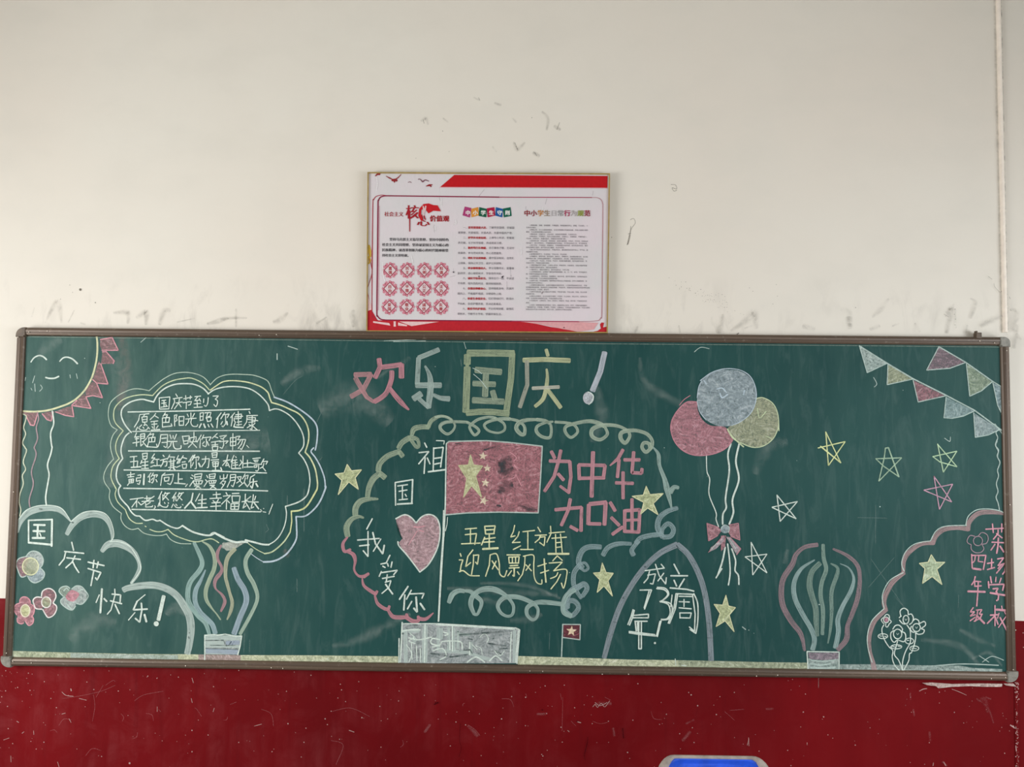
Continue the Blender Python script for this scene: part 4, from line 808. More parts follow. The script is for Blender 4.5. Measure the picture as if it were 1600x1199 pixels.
glyphs('slogan_lettering', 'second row of thin yellow handwriting below the flag', [(M5, "205,390 215,420; 195,460 235,460 215,520 205,590; ~195,590 240,580 300,625 340,635 415,635; 345,350 290,420 265,535 320,490; 350,410 410,405 395,510 375,485; 353,405 350,500 330,620; 535,405 525,520 485,640; ~535,405 605,395 635,500 640,610 690,645 718,580; 555,470 625,570; 600,475 560,560; 720,405 865,405; 740,430 745,490; 740,430 855,425 845,495; 780,430 780,490; 815,430 815,490; 745,495 850,495; 755,525 840,520; 745,550 855,545; w2.2 800,550 800,640 785,630; w1.7 770,580 730,635; 835,590 855,620; 920,415 915,520 890,620 840,690; ~900,420 1010,408 1015,520 1020,640 1050,710 1100,725 1105,680; 930,515 990,580; 975,510 930,575; 1060,530 1155,500; w2.2 1130,450 1140,600 1150,705; w1.7 1090,605 1180,575; 1275,415 1225,470; 1280,420 1330,465; 1185,495 1330,485 1235,580; ~1235,580 1370,565 1375,650 1345,770 1320,715; ~1280,600 1260,640 1200,665; 1310,620 1270,700 1205,780")], yls, 1.8)

# great wall block and small flag
d = Draw(FACE, 0.0009)
d.poly(M6, chalk((176, 188, 190), .70, 'fill'), "95,185 370,180 1010,215 1038,235 1025,500 80,500")
d.st(M6, wb, 6, "w4 385,215 385,395; w5 410,220 408,300; w4 470,215 470,390; w5 510,220 510,400; w4 545,240 545,380; w6 150,240 230,235; w8 280,200 275,490; w4 560,265 640,270; w3 655,330 655,430; w5 1000,240 1000,490; w6 120,230 125,490; w5 400,400 600,410 800,470; w7 180,290 200,320")
d.st(M6, wl, 1.6, "w2.2 95,170 90,300 80,490; w1.6 95,180 380,180 1010,215; w2 1010,215 1042,230 1020,500; 370,188 600,200 1000,225; w1.8 975,250 965,490; 1030,240 1010,490; 70,300 68,500; 280,190 275,490; ~w2 100,240 160,230 240,230; ~150,295 230,310 330,290; ~340,370 400,350 420,325 500,320 570,330 580,380; ~400,310 340,300 330,340 400,360; ~430,250 470,262 440,275; ~w1.2 720,290 760,260 790,300 780,330; 660,350 700,390; ~840,400 880,440 920,400; 860,400 890,440; ~w1.5 160,260 190,290 150,320 200,340; ~340,400 420,380 450,440 400,470; ~w2 620,490 690,450 760,490; ~800,480 850,440 900,480; 500,200 500,400; 640,330 640,430; 480,330 480,390; ~w1 690,360 730,380 740,430; ~w1.4 130,350 170,420 150,490; 210,360 215,480; 240,380 245,490; 170,330 175,470")
d.st(M6, chalk((46, 74, 72), .7, 'smear'), 3, "w5 560,270 900,245; w4 790,340 930,360; w3 640,390 660,420; w3 850,400 890,425; w4 330,420 450,440; w3 880,385 940,380; w3.5 190,190 215,190; w4 480,450 620,430; ~w3:4:3 560,400 640,390; w3 630,300 660,310; w2.4 720,285; 830,300; 740,330; 720,330; 650,325; 970,260; 320,300; 545,245; w3 100,260")
done(d, 'rampart_drawing', 'white scribbled chalk wall block standing on the grass strip')
d = Draw(FACE, 0.0012)
d.poly(M6, chalk((124, 62, 72), .8, 'fill'), "1395,190 1530,190 1528,308 1395,292"); d.st(M6, wl2, 1.6, "w1.8 1390,185 1380,445; w1.6 1392,186 1532,187 1528,310 1395,292"); d.poly(M6, chalk((226, 196, 140), .95, 'fill'), star_pts(1460, 240, 44, .1)); done(d, 'small_flag_drawing', 'tiny dark red flag with one yellow star on a short pole')

# arch with anniversary writing
d = Draw(FACE, 0.0008); ab = chalk((150, 166, 176), .66, 'broad')
d.st(R1, ab, 8, "~w9:8:8:8:8:8:7 890,155 760,220 640,330 530,480 440,650 370,850 320,1040; ~w8 890,155 980,240 1060,390 1110,560 1140,780 1155,1060")
d.st(R1, darkm, 3, "w3 638,330; 470,575; w2.4 1130,770 1150,775; 1125,885 1160,885; w3 885,165 900,190; w2 390,760 420,765"); done(d, 'arch_drawing', 'grey-white broad chalk arch like a mountain')
glyphs('anniversary_lettering', 'white handwriting with the number 73 under the arch', [(R1, "640,360 790,340; 675,360 660,420 630,455; 660,395 720,385 700,465 680,460; 720,310 750,400 800,465 805,415; 765,310 785,335; 785,380 740,440; w2.2 865,310 905,385; 840,400 970,400; 865,435 885,480; 945,425 905,490; 835,495 960,505 1020,520; w1.9 600,512 690,510 635,660; 670,520 632,650; ~730,500 790,510 815,550 760,605; ~735,490 800,500 822,550 765,600; ~755,600 820,625 835,690 810,735 765,740; ~765,595 840,620 850,680 825,735 775,745; 880,540 865,650 820,770; 893,545 875,660 830,772; 880,540 1020,545; 1010,550 1030,700 1025,835 985,800; ~1020,540 1050,620 1050,760 1035,850; w1.8 1035,850 990,820; 905,560 1010,562; 905,602 985,605; 943,585 943,640; 905,650 1000,658; 910,690 912,730; 910,690 1000,690 990,730 910,728; w2 545,665 530,720 505,780; 555,670 540,730 518,785; 540,710 665,700 665,728 540,728; 560,755 655,755; 562,760 570,830; 580,760 582,830; 515,835 715,860; 515,845 600,858 720,870; 590,760 590,970; 610,755 610,970 590,970; w1.8 765,750 735,875; 755,755 728,870; w3.5 716,925; w1.6 850,550 840,640")], wl, 1.8, 0.0014)

# coloured-in and outlined stars
def fstar(crop, pts, lab, col=(190, 204, 126)):
    d = Draw(FACE, 0.0013); d.poly(crop, chalk(col, .82, 'fill'), pts); d.st(crop, chalk((226, 228, 178), .95), 1.2, pts+' '+pts.split()[0]); done(d, 'star_drawing', lab)
fstar(M1, "195,515 235,575 330,565 270,640 300,750 210,680 110,800 145,665 80,605 165,595", 'filled yellow star between the tree and the curly border')
fstar(M3, "912,685 945,760 1065,750 975,840 1018,940 925,880 862,935 890,830 785,775 885,765", 'filled yellow star beside the pink characters')
fstar(R1, "305,300 335,375 392,380 350,440 385,560 318,480 265,530 285,430 235,378 290,375", 'filled yellow star over the small flag')
fstar(R3, "210,930 225,995 268,1005 230,1050 260,1152 205,1085 150,1120 175,1040 138,985 190,990", 'filled yellow star to the right of the arch')
fstar(R8, "460,348 490,395 545,395 495,440 527,535 465,485 405,528 420,435 385,402 440,395", 'filled pale green star inside the pink cloud', (180, 208, 150))
for crop, t, m_, w_, lab in ((FULL, "1214,774 1219,815 1246,784 1206,793 1244,811 1214,774", wl, 1.6, 'white outline star beside the balloon strings'), (R3, "362,610 372,808 458,682 325,698 458,795 362,610", wl, 1.5, 'white outline star beside the pink bow'),
    (R5, "w1.6 268,135 290,415 430,215 205,268; w2 225,255 392,390; w1.6 392,390 268,135", chalk((222, 234, 160), .97), 1.6, 'bright yellow outline star'), (R5, "765,270 755,350 710,545 900,350 685,358; 685,358 750,420 877,508; w2 877,508 790,265 765,270", chalk((170, 204, 172), .9), 1.6, 'dull green outline star'),
    (R5, "1200,235 1248,470 1360,295 1160,340; 1160,340 1220,385 1362,425 1200,238", chalk((190, 226, 180), .95), 1.5, 'pale green outline star'), (R5, "1170,505 1215,780 1325,570 1085,620 1318,718 1170,505", chalk((212, 150, 178), .95), 1.5, 'pink outline star')):
    d = Draw(FACE, 0.0012); d.st(crop, m_, w_, t); done(d, 'outline_star_drawing', lab)

# three balloons tied with a bow
d = Draw(FACE, 0.0009)
d.st(R3, wl, 1.6, "~w1.5 92,85 95,180 112,230 108,320 150,430 150,470 165,515; ~w2.4 240,15 222,80 230,180 208,340 212,400 192,440 190,500; ~w2.6 290,15 270,120 288,230 250,350 255,430 230,500; ~w2.4 205,640 190,720 160,810; w2 185,770 150,825; ~w2 220,620 232,720 235,800 225,868; ~w2.2 245,650 268,720 265,780 285,810 288,865")
bal = done(d, 'balloon_drawing', 'bunch of three chalk balloons on white strings')
bp = chalk((204, 92, 114), .80, 'fill')
d = Draw(FACE, 0.0011); p_ = "350,410 260,410 180,480 120,580 110,680 150,790 230,870 340,910 470,905 570,875 640,830 690,765 650,680 600,640 480,630 400,570 360,480"
d.poly(R2, bp, '~'+p_); d.st(R2, chalk((224, 130, 150), .8), 1.4, "~350,410 260,410 180,480 120,580 110,680 150,790 230,870 340,910 470,905 570,875 640,830 690,765; ~w1 190,440 230,390 290,350"); done(d, 'balloon', 'pink balloon', bal)
d = Draw(FACE, 0.0011); d.poly(R2, ygf, "~905,380 970,370 1060,430 1110,530 1120,640 1070,750 980,820 880,835 780,800 690,750 640,660 720,610 820,550 890,470"); d.st(R2, wy, 1.4, "~905,380 970,370 1060,420 1110,520 1122,680; ~1120,640 1070,750 980,820 880,835 780,800 690,750 640,670; ~w2 640,665 690,740 790,830; w1.4 1000,730 1050,750; ~920,470 940,560 1000,500"); done(d, 'balloon', 'yellow-green balloon', bal)
d = Draw(FACE, 0.0016); d.poly(R2, chalk((148, 172, 184), .80, 'fill'), "~400,210 480,140 560,115 650,110 750,120 850,180 900,290 905,400 860,510 770,590 660,635 540,630 430,570 370,480 355,370 370,270"); d.st(R2, wbl, 1.3, "~385,210 480,140 580,105 680,98 780,120 860,180 905,290 905,400 860,510 770,590 680,630; ~w1 355,370 370,270 400,210; ~w1 355,400 380,500 440,580; ~w1.6 540,290 590,280 630,320; ~w2 420,210 440,240; ~570,330 590,370 640,340; w2 800,300 790,340"); done(d, 'balloon', 'large blue-grey balloon', bal)
d = Draw(FACE, 0.0020)
d.poly(R3, chalk((186, 92, 108), .8, 'fill'), "95,495 165,520 185,540 160,570 105,602; 230,505 285,495 295,597 240,575 220,545; 180,570 210,570 205,640 180,665"); d.poly(R3, chalk((184, 160, 172), .75, 'fill'), "105,670 150,650 200,600 195,570 150,620 120,640; 210,575 235,580 300,650 275,685 235,620")
d.ell(R3, bf, 205, 530, 28, 26); d.st(R3, chalk((200, 120, 136), .85), 1.2, "95,495 165,520; 95,495 105,602 160,570; 230,505 285,495 295,597 240,575; 105,670 150,620 195,570; 275,685 300,650 235,580"); d.st(R3, wl2, 1, "~180,530 200,505 230,520 225,550; 155,615 120,655; 230,590 270,650"); done(d, 'bow', 'pink and grey bow', bal)

# bulb-shaped hot-air balloon
d = Draw(FACE, 0.0009)
d.poly(R4, chalk((150, 118, 140), .66, 'fill'), "380,940 625,940 625,990 500,1000 385,990"); d.poly(R4, gr4, "380,992 500,1002 625,990 625,1078 380,1078"); d.st(R4, wl2, 1, "~w1.4 385,990 430,1005 520,1010 600,1000; ~w2 400,1030 480,1040 560,1030; ~w2.5 400,1060 500,1065 600,1058"); d.st(R4, wl, 1.6, "w1.6 378,1080 370,930 632,935 630,1085")
hb = done(d, 'air_balloon_drawing', 'bulb-shaped chalk balloon of wavy bands over a small box')
for m_, t in ((mvb, "~w6:6:8:8:8:8:7:4 455,60 350,80 280,140 250,220 180,330 160,440 175,560 240,680 320,790 350,920"), (mvb, "~w3:5:6:6:7:7:6:8:7 585,95 700,150 780,230 800,340 780,500 735,630 700,720 690,830 620,915"),
    (chalk((156, 192, 190), .62, 'broad'), "~w2:6:7:7:7:7 430,185 320,260 265,370 270,490 330,620 400,740 430,830 415,915"), (chalk((130, 164, 148), .6, 'broad'), "~w7:8:9:8:8:5 475,210 410,280 390,380 410,480 440,580 445,700 455,800"),
    (chalk((138, 174, 158), .64, 'broad'), "~w5:6:6:6:6:5 500,60 505,170 525,260 490,370 480,470 500,600 495,790"), (chalk((134, 170, 156), .62, 'broad'), "~w2:6:6:6:5:4:2 565,215 615,245 615,300 570,440 570,600 560,750 540,860"), (chalk((156, 192, 190), .64, 'broad'), "~w1:3:6:6:7:7:7 640,215 710,250 750,330 730,430 660,560 620,670 625,770 600,900")):
    d = Draw(FACE, 0.0008); d.st(R4, m_, 6, t); done(d, 'band', None, hb)

# pink cloud, wavy string, flower bunch, class lettering
d = Draw(FACE, 0.0009); pcb = chalk((180, 134, 136), .66, 'broad'); tw = chalk((196, 224, 214), .9)
d.st(R8, pcb, 6, "~w6:7:7:6:3 690,195 700,140 755,90 840,82 925,97; ~w6:7:7:6 692,190 620,178 540,190 490,230 470,280; ~w6:6:7:5 475,275 400,280 330,325 290,380 285,460; ~w6:7:7:6 290,460 220,520 175,600 165,650 175,690; ~w6:6:6:5:8 180,690 110,760 75,850 75,940 95,1020 105,1070")
d.st(R8, tw, 1.3, "~675,165 690,110 740,70 810,62 880,72 925,92; ~455,262 490,200 550,170 680,165; ~455,262 360,280 300,330 275,400 290,450; ~285,460 200,510 155,600 165,680; ~165,685 90,760 62,850 65,930 90,1020"); done(d, 'pink_cloud_border', 'dusty pink scalloped cloud outline climbing to the edge of the board')
d = Draw(FACE, 0.0012)
d.st(R6, wl2, 1.5, "~1415,865 1370,870 1350,895 1365,940 1345,1000 1370,1060 1360,1100 1378,1140"); d.st(R7, wl2, 1.5, "~785,0 770,45 800,90 790,160 815,220 790,300 800,360 778,440 795,520 775,580 795,640 810,710"); done(d, 'wavy_string', 'thin wavy white line from the bunting down to the pink cloud')
for nm, rope, fl in (('lower', "w1.9 130,118 375,272 610,412 905,560 1160,695 1410,880; w1.3 1340,815 1418,920", (("130,118 375,275 200,358", (176, 206, 196), 'white'), ("385,285 605,415 378,465", (172, 182, 132), 'yellow-green'), ("610,425 900,565 655,620", (178, 84, 104), 'pink'), ("905,575 1155,700 1060,745 960,765 885,760", (140, 180, 182), 'blue-white'), ("1150,715 1385,865 1280,915 1165,935", (158, 188, 190), 'pale grey'))),
                     ('upper', "w1.6 840,125 1080,265 1320,435 1408,490", (("840,125 1075,268 940,318 730,335", (140, 98, 116), 'mauve'), ("1085,275 1315,440 1220,520 1115,568", (152, 178, 140), 'green'), ("1322,448 1408,495 1395,712 1365,650", (140, 178, 186), 'blue-white')))):
    d = Draw(FACE, 0.0015); d.st(R6, wl2, 1.7, rope)
    bu = done(d, 'bunting_drawing', 'longer lower string of chalk bunting' if nm == 'lower' else 'shorter upper string of chalk bunting in the corner')
    for t, c, cn in fl:
        d = Draw(FACE, 0.0012); d.poly(R6, chalk(c, .66, 'fill'), t); p = t.split(); d.st(R6, wl2, 1.4, ' '.join(p[1:]+[p[0]])); done(d, 'pennant', cn+' pennant', bu)
d = Draw(FACE, 0.0014)
w14 = "~w1.5 "
d.st(FL, wl, 1.5, "~w1.5 210,370 180,430 190,520 230,620 290,710 350,770 340,870 370,980 440,1070 500,1095; ~430,600 400,710 375,830 440,920 490,1040 500,1090; ~570,370 620,450 625,550 620,650 550,780 505,930 500,1080; ~705,490 705,580 680,700; ~w1.5 680,700 640,800 610,820 600,920 550,1020 510,1090")
for a in ((195, 545, 75, 38), (405, 710, 85, 32), (610, 620, 65, 45), (685, 735, 70, 38)): d.ring(FL, wl, 1.3, *a)
d.st(FL, wl, 1.1, "140,540 180,545; 220,545 250,555; 340,700 390,715; 430,700 470,705; 570,610 600,610; 640,730 720,740")
bunch = done(d, 'flower_bunch_drawing', 'bunch of small flowers drawn in thin white line')
d = Draw(FACE, 0.0018); d.ell(FL, chalk((190, 90, 120), .8, 'fill'), 247, 290, 40, 42).ring(FL, wl, 1.2, 247, 290, 42, 45); d.st(FL, wl, 1.3, "~215,240 250,205 290,220 300,270; ~205,250 170,290 200,340 215,350; ~240,350 240,390 265,400 290,360; ~300,285 325,320 290,355"); done(d, 'flower', 'small flower with pink centre', bunch)
for cx, cy, rx, ry, t in ((425, 510, 65, 75, "~350,435 390,380 450,375 500,430 490,470; ~320,490 315,540 330,600 370,640 410,610; ~480,470 540,500 550,580 520,630 450,610; ~320,490 350,465 380,460"), (555, 285, 45, 65, "~475,235 465,150 520,108 580,140 590,200; ~450,255 480,230; ~455,295 500,345 545,355; ~590,210 640,200 670,260 650,330 610,360"),
                 (720, 410, 60, 62, "~670,300 700,275 750,300 760,340; ~760,350 840,315 860,370 800,420; ~800,430 840,450 820,500 750,515 710,490; ~640,390 625,440 660,480 690,480")):
    d = Draw(FACE, 0.0018); d.ring(FL, wl, 1.5, cx, cy, rx, ry); d.st(FL, wl, 1.6, t); d.st(FL, wl2, .8, "w0.8 %d,%d %d,%d %d,%d" % (cx-18, cy-12, cx, cy+14, cx+18, cy-12)); done(d, 'flower', None, bunch)
pkl = chalk((228, 140, 160), .95); pkd = chalk((206, 96, 120), .9)
d = Draw(FACE, 0.0014); mvl = chalk((180, 150, 164), .9); d.ring(QR, mvl, 1.2, 177, 288, 45, 46); d.st(QR, mvl, 1.2, "~145,242 100,235 72,275 75,305 110,325; ~180,240 215,205 265,225 278,270 260,310 222,320; ~110,325 112,370 150,402 205,400 235,365 215,322"); done(d, 'flower_outline_drawing', 'mauve outline flower above the pink class lettering')
for lab, t in (('outer', "255,172 440,162; 320,120 328,205; 412,120 410,200; 375,180 375,215 330,270; 360,215 415,258; 315,300 430,305; w2.4 378,260 375,330 362,408; w2 345,320 305,378; w2.4 395,340 430,395; w2 270,510 330,500; 312,465 310,560; 270,570 340,550; 370,465 430,455 375,530; 375,530 455,505 440,590 420,615; 410,520 375,560; 430,520 360,605; w2.2 300,640 310,700; w1.8 355,645 350,690; 405,655 390,700; w2.2 280,690 285,750; 290,720 435,715 420,775; 325,760 375,755 355,790; w2.8 300,800 450,825; w2 360,790 380,830 375,870; w2.6 362,875; w1.8 345,925 345,1125; w2.2 270,1100 340,1030; 300,1020 380,1015; w2 350,1040 375,1110; w3.2 360,965 470,975; w1.6 410,930 415,960; 385,1000 370,1050; 440,990 460,1025; 455,1030 380,1140; w2.4 395,1045 465,1175"),
               ('inner', "115,420 120,555; 115,430 255,430 230,570; w3 130,560 205,570; w1.8 150,440 145,480 130,500; 185,435 180,490 225,495; w2 150,640 140,685 115,720; 140,685 205,690; 145,690 145,735; 150,735 210,730; w3 80,785 245,790; w2 180,690 175,800 165,930; w1.8 130,945 100,990 140,985; 140,990 100,1030 150,1015; 100,1075 150,1040; 160,970 215,965 190,1010 220,1010; 175,975 165,1040 150,1080; 215,1010 200,1050 140,1080; w2.8 165,1025 240,1100")):
    glyphs('class_lettering', 'pink vertical writing, %s column' % ('outer' if lab == 'outer' else 'inner'), [(QR, t)], pkl, 2)

# ------------------------------------------------------------------ framed rules poster
PY = 0.012            # printed sheet's plane
pc = [P(574.5, 269.5, PY), P(953, 271.5, PY), P(949.5, 521.0, PY), P(572.5, 518.5, PY)]
poster = empty('wall_poster', (pc[0]+pc[2])/2+Vector((0, WALL-PY, 0)))
props(poster, 'white and red school rules poster in a thin gold frame above the board', 'poster')
PO = poster.location.copy()
def inp(o, label=None, parent=None, kind=None):
    if parent is None: o.parent = poster; o.matrix_parent_inverse = Matrix.Translation(-PO)
    else: o.parent = parent
    return props(o, label, kind=kind)
M_GOLD = simple('gold_frame', (176, 152, 92), 0.35, 0.5, 0.3, 0.08, 40)
def quadprism(mb, pts, ya, yb, m):
    mi = mb.mat(m); n0 = len(mb.v); n = len(pts)
    for y in (ya, yb):
        for q in pts: mb.v.append((q[0], y, q[1]))
    for k in range(n): mb.face([n0+k, n0+(k+1) % n, n0+n+(k+1) % n, n0+n+k], mi)
    mb.face([n0+k for k in range(n)], mi); mb.face([n0+n+k for k in range(n)][::-1], mi)
c2 = [(p.x, p.z) for p in pc]
def paper():
    m, nt, b = newmat('laminated_sheet', 0.35, 0.4); g = N(nt); o = g.co('Object')
    n = g.noise(o, 6, 3, 0.5); c = g.mix(g.ramp(n, 0.35, 0.65), lin((214, 212, 214)), lin((222, 212, 218)))
    cr = g.noise(g.mapping(o, (3, 1, .6), (0, 0.3, 0)), 18, 3, 0.6, 1.0)
    g.link(c, b.inputs['Base Color']); g.link(g.bump(cr, 0.25, 0.004), b.inputs['Normal']); return m
M_PAPER = paper()
mb = MB(); quadprism(mb, c2, PY, WALL-0.001, M_PAPER); inp(mb.build('backing_sheet'))
fw = 0.0042
cx_ = sum(p[0] for p in c2)/4; cz_ = sum(p[1] for p in c2)/4
def inset(q, t): return (q[0]+(t if q[0] < cx_ else -t), q[1]+(t if q[1] < cz_ else -t))
for k in range(4):
    a, b_ = c2[k], c2[(k+1) % 4]
    mb = MB(); quadprism(mb, [a, b_, inset(b_, fw), inset(a, fw)], PY-0.005, WALL-0.001, M_GOLD); inp(mb.build('frame_strip'))
red, crim, pinkp, wht, blk, gry = flat((196, 16, 28)), flat((150, 30, 60)), flat((232, 176, 186)), flat((222, 216, 220)), flat((44, 40, 48)), flat((98, 92, 102))
gold_p = flat((206, 170, 70))
P1, P2, P3, P4, P5, P6 = (560,255,7.273), (560,395,7.273), (700,310,10.9), (700,400,9.22), (800,255,8.27), (800,390,8.565)
def pdraw(lift=0.0004): return Draw(PY, lift)
def pdone(d, name, label=None): return inp(d.mb.build(name), label)
d = pdraw(); d.poly(FULL, red, "709.9,273.4 949.4,275 949,293.6 687.8,292.3"); d.st(FULL, pinkp, .8, "w.8 687,293 949,294.4"); pdone(d, 'red_banner')
d = pdraw()
d.poly(FULL, flat((190, 30, 44)), "574.6,457 577,468 581.5,486 590,500.8 640,501.2 800,501.6 830,504.5 860,511 885,515 905,519.2 574.3,516.8")
d.poly(FULL, flat((190, 30, 44)), "924,519.4 934,517 941,512 948.2,510.6 948.2,519.6; 937.5,507 940,504 944,504.5 943,508 942,513 939,514")
d.poly(FULL, flat((234, 200, 200)), "624,502.6 686,503 643,509.8; 583,502 608,505 610,509 583,504.5; 615,502.4 618.5,502.4 618.5,510.5 615,510.5; 622,504 636,508 636,510 622,509; 574.8,462 580,478 580.5,484 574.8,486")
d.poly(FULL, flat((226, 168, 172)), "812,502.4 905,503.2 935,504.5 928,515 905,518.5 880,514.5 850,508")
d.st(FULL, gold_p, 3, "~w3:5:3 576.5,384 577.5,392 578.5,401; ~w2:4:2 576,401 578,408 576,412"); d.st(FULL, flat((150, 60, 60)), .8, "~w.8 577,404 580,415 581,428 574.5,449"); pdone(d, 'red_ribbon')
d = pdraw(0.0007)
d.st(FULL, flat((176, 36, 60)), 1, "~w1:1.3:1 603,305.6 596,305 588,307 584,312 582.6,320 581.6,400 581.2,488 583.5,495 590,500.6")
d.st(FULL, flat((140, 28, 66)), 1.6, "~w1.7 610,306.2 602,306.2 595,308 591.5,313 590.6,322 589.8,400 588.8,485 590,494 595,499 602,500.2; w1.7 602,306 700,307.2 780,308.2; w1.5 602,500.2 800,502")
d.st(FULL, flat((168, 50, 84)), 1.2, "w1.2 780,308.2 900,308.6 925,308.8; w1.4 800,502 905,502.8"); d.st(FULL, flat((190, 128, 138)), .8, "~w.8:.9:1 925,308.8 933,309 939,312 941.6,318 942,330 941.2,420 940.5,490 938.5,497 933,501.5 905,502.8"); d.st(FULL, flat((224, 160, 176)), .7, "~w.7 592.8,322 592,400 591,485"); pdone(d, 'double_border')
br_ = flat((150, 40, 46)); br2 = flat((128, 84, 96))
for m_, t in ((br_, "~w.8:2:1 315,148 360,172 400,190; ~w2:.8 410,190 450,165 485,128; ~w3:4:3 385,195 410,192 435,198; w2 405,200 410,215"), (br_, "~w1.6:3 195,145 215,128 240,125"), (br_, "~w1:3:1 770,262 810,250 840,245; w2 815,255 825,265"),
              (br2, "~w1:1.2:2 680,185 700,182 730,212; ~w2:1 735,210 760,192 800,205"), (br2, "~w.8:1 565,220 585,212 600,222")):
    d = pdraw(0.0006); d.st(P1, m_, 1, t); pdone(d, 'bird_print')
# text set as real letter shapes
def glyph_mesh(body):
    c = bpy.data.curves.new('t', 'FONT'); c.body = body; c.resolution_u = 1
    o = bpy.data.objects.new('t', c); me = bpy.data.meshes.new_from_object(o)
    vs = [tuple(v.co) for v in me.vertices]; fs = [tuple(p.vertices) for p in me.polygons]
    bpy.data.curves.remove(c) if c.users == 0 else None
    bpy.data.objects.remove(o); bpy.data.meshes.remove(me); return vs, fs
def text(d, body, px, py, pitch, m, bold=0.0, sy=1.0):
    """one line; (px,py) is the left end of the baseline in the frame, pitch the advance of one character, both in frame pixels"""
    vs, fs = glyph_mesh(body); mi = d.mb.mat(m)
    a = P(px, py, d.y); sc = (P(px+pitch, py, d.y)-a).length
    for dx, dy in (((0, 0),) if bold < .01 else ((-bold, 0), (bold, 0)) if bold < .03 else ((-bold, -bold*.5), (bold, -bold*.5), (0, bold*.7))):   # overprinted for weight
        y = d.nxt(); n0 = len(d.mb.v)
        for v in vs: d.mb.v.append((a.x+(v[0]+dx)*sc, y, a.z+(v[1]+dy)*sc*sy))
        for f in fs: d.mb.face([n0+i for i in f], mi)
DR = flat((168, 24, 40))
d = pdraw(0.0009)
text(d, '社会主义', 600.4, 337.6, 7.5, DR, .02, 1.05); text(d, '核', 633.5, 340, 21, DR, .025, 1.1); text(d, '价值观', 671.4, 345.3, 10.2, DR, .035); text(d, '心', 651, 352.5, 21, DR, .03, .55)
d.st(P1, DR, 1.4, "w1.9:1.2 583,560 583,775"); d.poly(P1, flat((200, 24, 36)), "690,520 740,465 800,458 850,476 900,480 938,548 850,542 795,572 760,522 715,530 712,600 740,640 715,660 680,600"); d.st(P1, flat((226, 200, 200)), 2, "~w1.5:3.5:2 735,490 745,540 735,600; w2 765,490 758,540"); d.st(P1, DR, 2, "w1.8 745,600 760,640; 720,590 730,630"); pdone(d, 'heading_print', 'red brush-style heading with a small flag')
d = pdraw(0.0009)
for k, (t, x) in enumerate((('坚持马克思主义指导思想，坚持中国特色', 608.4), ('社会主义共同理想，坚持以爱国主义为核心的', 597), ('民族精神，以改革创新为核心的时代精神和坚', 596.8), ('持社会主义荣辱观。', 596.8))):
    text(d, t, x, 376.0+k*8.25+0.05*k, (5.16, 5.2, 5.2, 4.95)[k], blk, .022)
pdone(d, 'introduction_text')
vals = ['富强', '民主', '文明', '和谐', '自由', '平等', '公正', '法治', '爱国', '敬业', '诚信', '友善']
ringm = flat((212, 136, 152)); ringd = flat((176, 66, 92)); dia = flat((226, 212, 216))
cols = ((362, 555, 750, 942), (357, 553, 748, 940), (352, 550, 745, 937)); rows = (200, 408, 615)
for i, v in enumerate(vals):
    r, c = divmod(i, 4); cx, cy = cols[r][c], rows[r]
    d = pdraw(0.0006)
    d.poly(P2, ringm, ' '.join('%.1f,%.1f' % (cx+(86+6*math.cos(12*t))*math.cos(t), cy+(88+6*math.cos(12*t))*math.sin(t)) for t in [2*math.pi*k/60 for k in range(60)]))
    for k in range(12):
        t = 2*math.pi*k/12+.26; d.ell(P2, ringd if k % 2 else dia, cx+74*math.cos(t), cy+76*math.sin(t), 7, 9, 6)
    d.poly(P2, dia, "%d,%d %d,%d %d,%d %d,%d" % (cx-68, cy, cx, cy-70, cx+68, cy, cx, cy+70)); d.st(P2, crim, .9, "w.9 %d,%d %d,%d %d,%d %d,%d %d,%d" % (cx-68, cy, cx, cy-70, cx+68, cy, cx, cy+70, cx-68, cy))
    bx, by = P2[0]+(cx-22)/P2[2], P2[1]+cy/P2[2]
    text(d, v[0], bx, by-0.9, 6.0, DR, .035); text(d, v[1], bx, by+5.6, 6.0, DR, .035)
    pdone(d, 'value_roundel')
tiles = (("285,140 398,165 372,328 247,290", (176, 62, 120), '中', 296), ("392,180 515,150 525,290 400,325", (222, 150, 60), '小', 422), ("535,150 660,180 652,325 520,300", (10, 92, 66), '学', 556), ("660,170 790,150 803,295 675,325", (178, 14, 66), '生', 693), ("815,150 935,180 925,325 805,295", (24, 90, 160), '守', 836), ("935,175 1065,150 1085,300 950,325", (6, 98, 76), '则', 970))
for t, c, ch, x in tiles:
    d = pdraw(0.0007); d.poly(P3, flat(c), t); text(d, ch, P3[0]+x/P3[2], P3[1]+278/P3[2], 8.0, flat((236, 236, 232)), .04); pdone(d, 'coloured_tile')
rules = (('一、', '爱党爱国爱人民。', '了解党史国情，珍视国', '家荣誉，热爱祖国，热爱人民，热爱中国共产党。'), ('二、', '好学多问肯钻研。', '上课专心听讲，积极发', '表见解，乐于科学探索，养成阅读习惯。'), ('三、', '勤劳笃行乐奉献。', '自己事自己做，主动分', '担家务，参与劳动实践，热心志愿服务。'),
  ('四、', '明礼守法讲美德。', '遵守国法校纪，自觉礼', '让排队，保持公共卫生，爱护公共财物。'), ('五、', '孝亲尊师善待人。', '孝父母敬师长，爱集体', '助同学，虚心接受批评，学会合作共处。'), ('六、', '诚实守信有担当。', '保持言行一致，不说谎', '不作弊，借东西及时还，做到知错就改。'),
  ('七、', '自强自律健身心。', '坚持锻炼身体，乐观开', '朗向上，不吸烟不喝酒，文明绿色上网。'), ('八、', '珍爱生命保安全。', '红灯停绿灯行，防溺水', '不玩火，会自护懂求救，坚决远离毒品。'), ('九、', '勤俭节约护家园。', '不比吃喝穿戴，爱惜花', '草树木，节粮节水节电，低碳环保生活。'))
rr = flat((186, 40, 50))
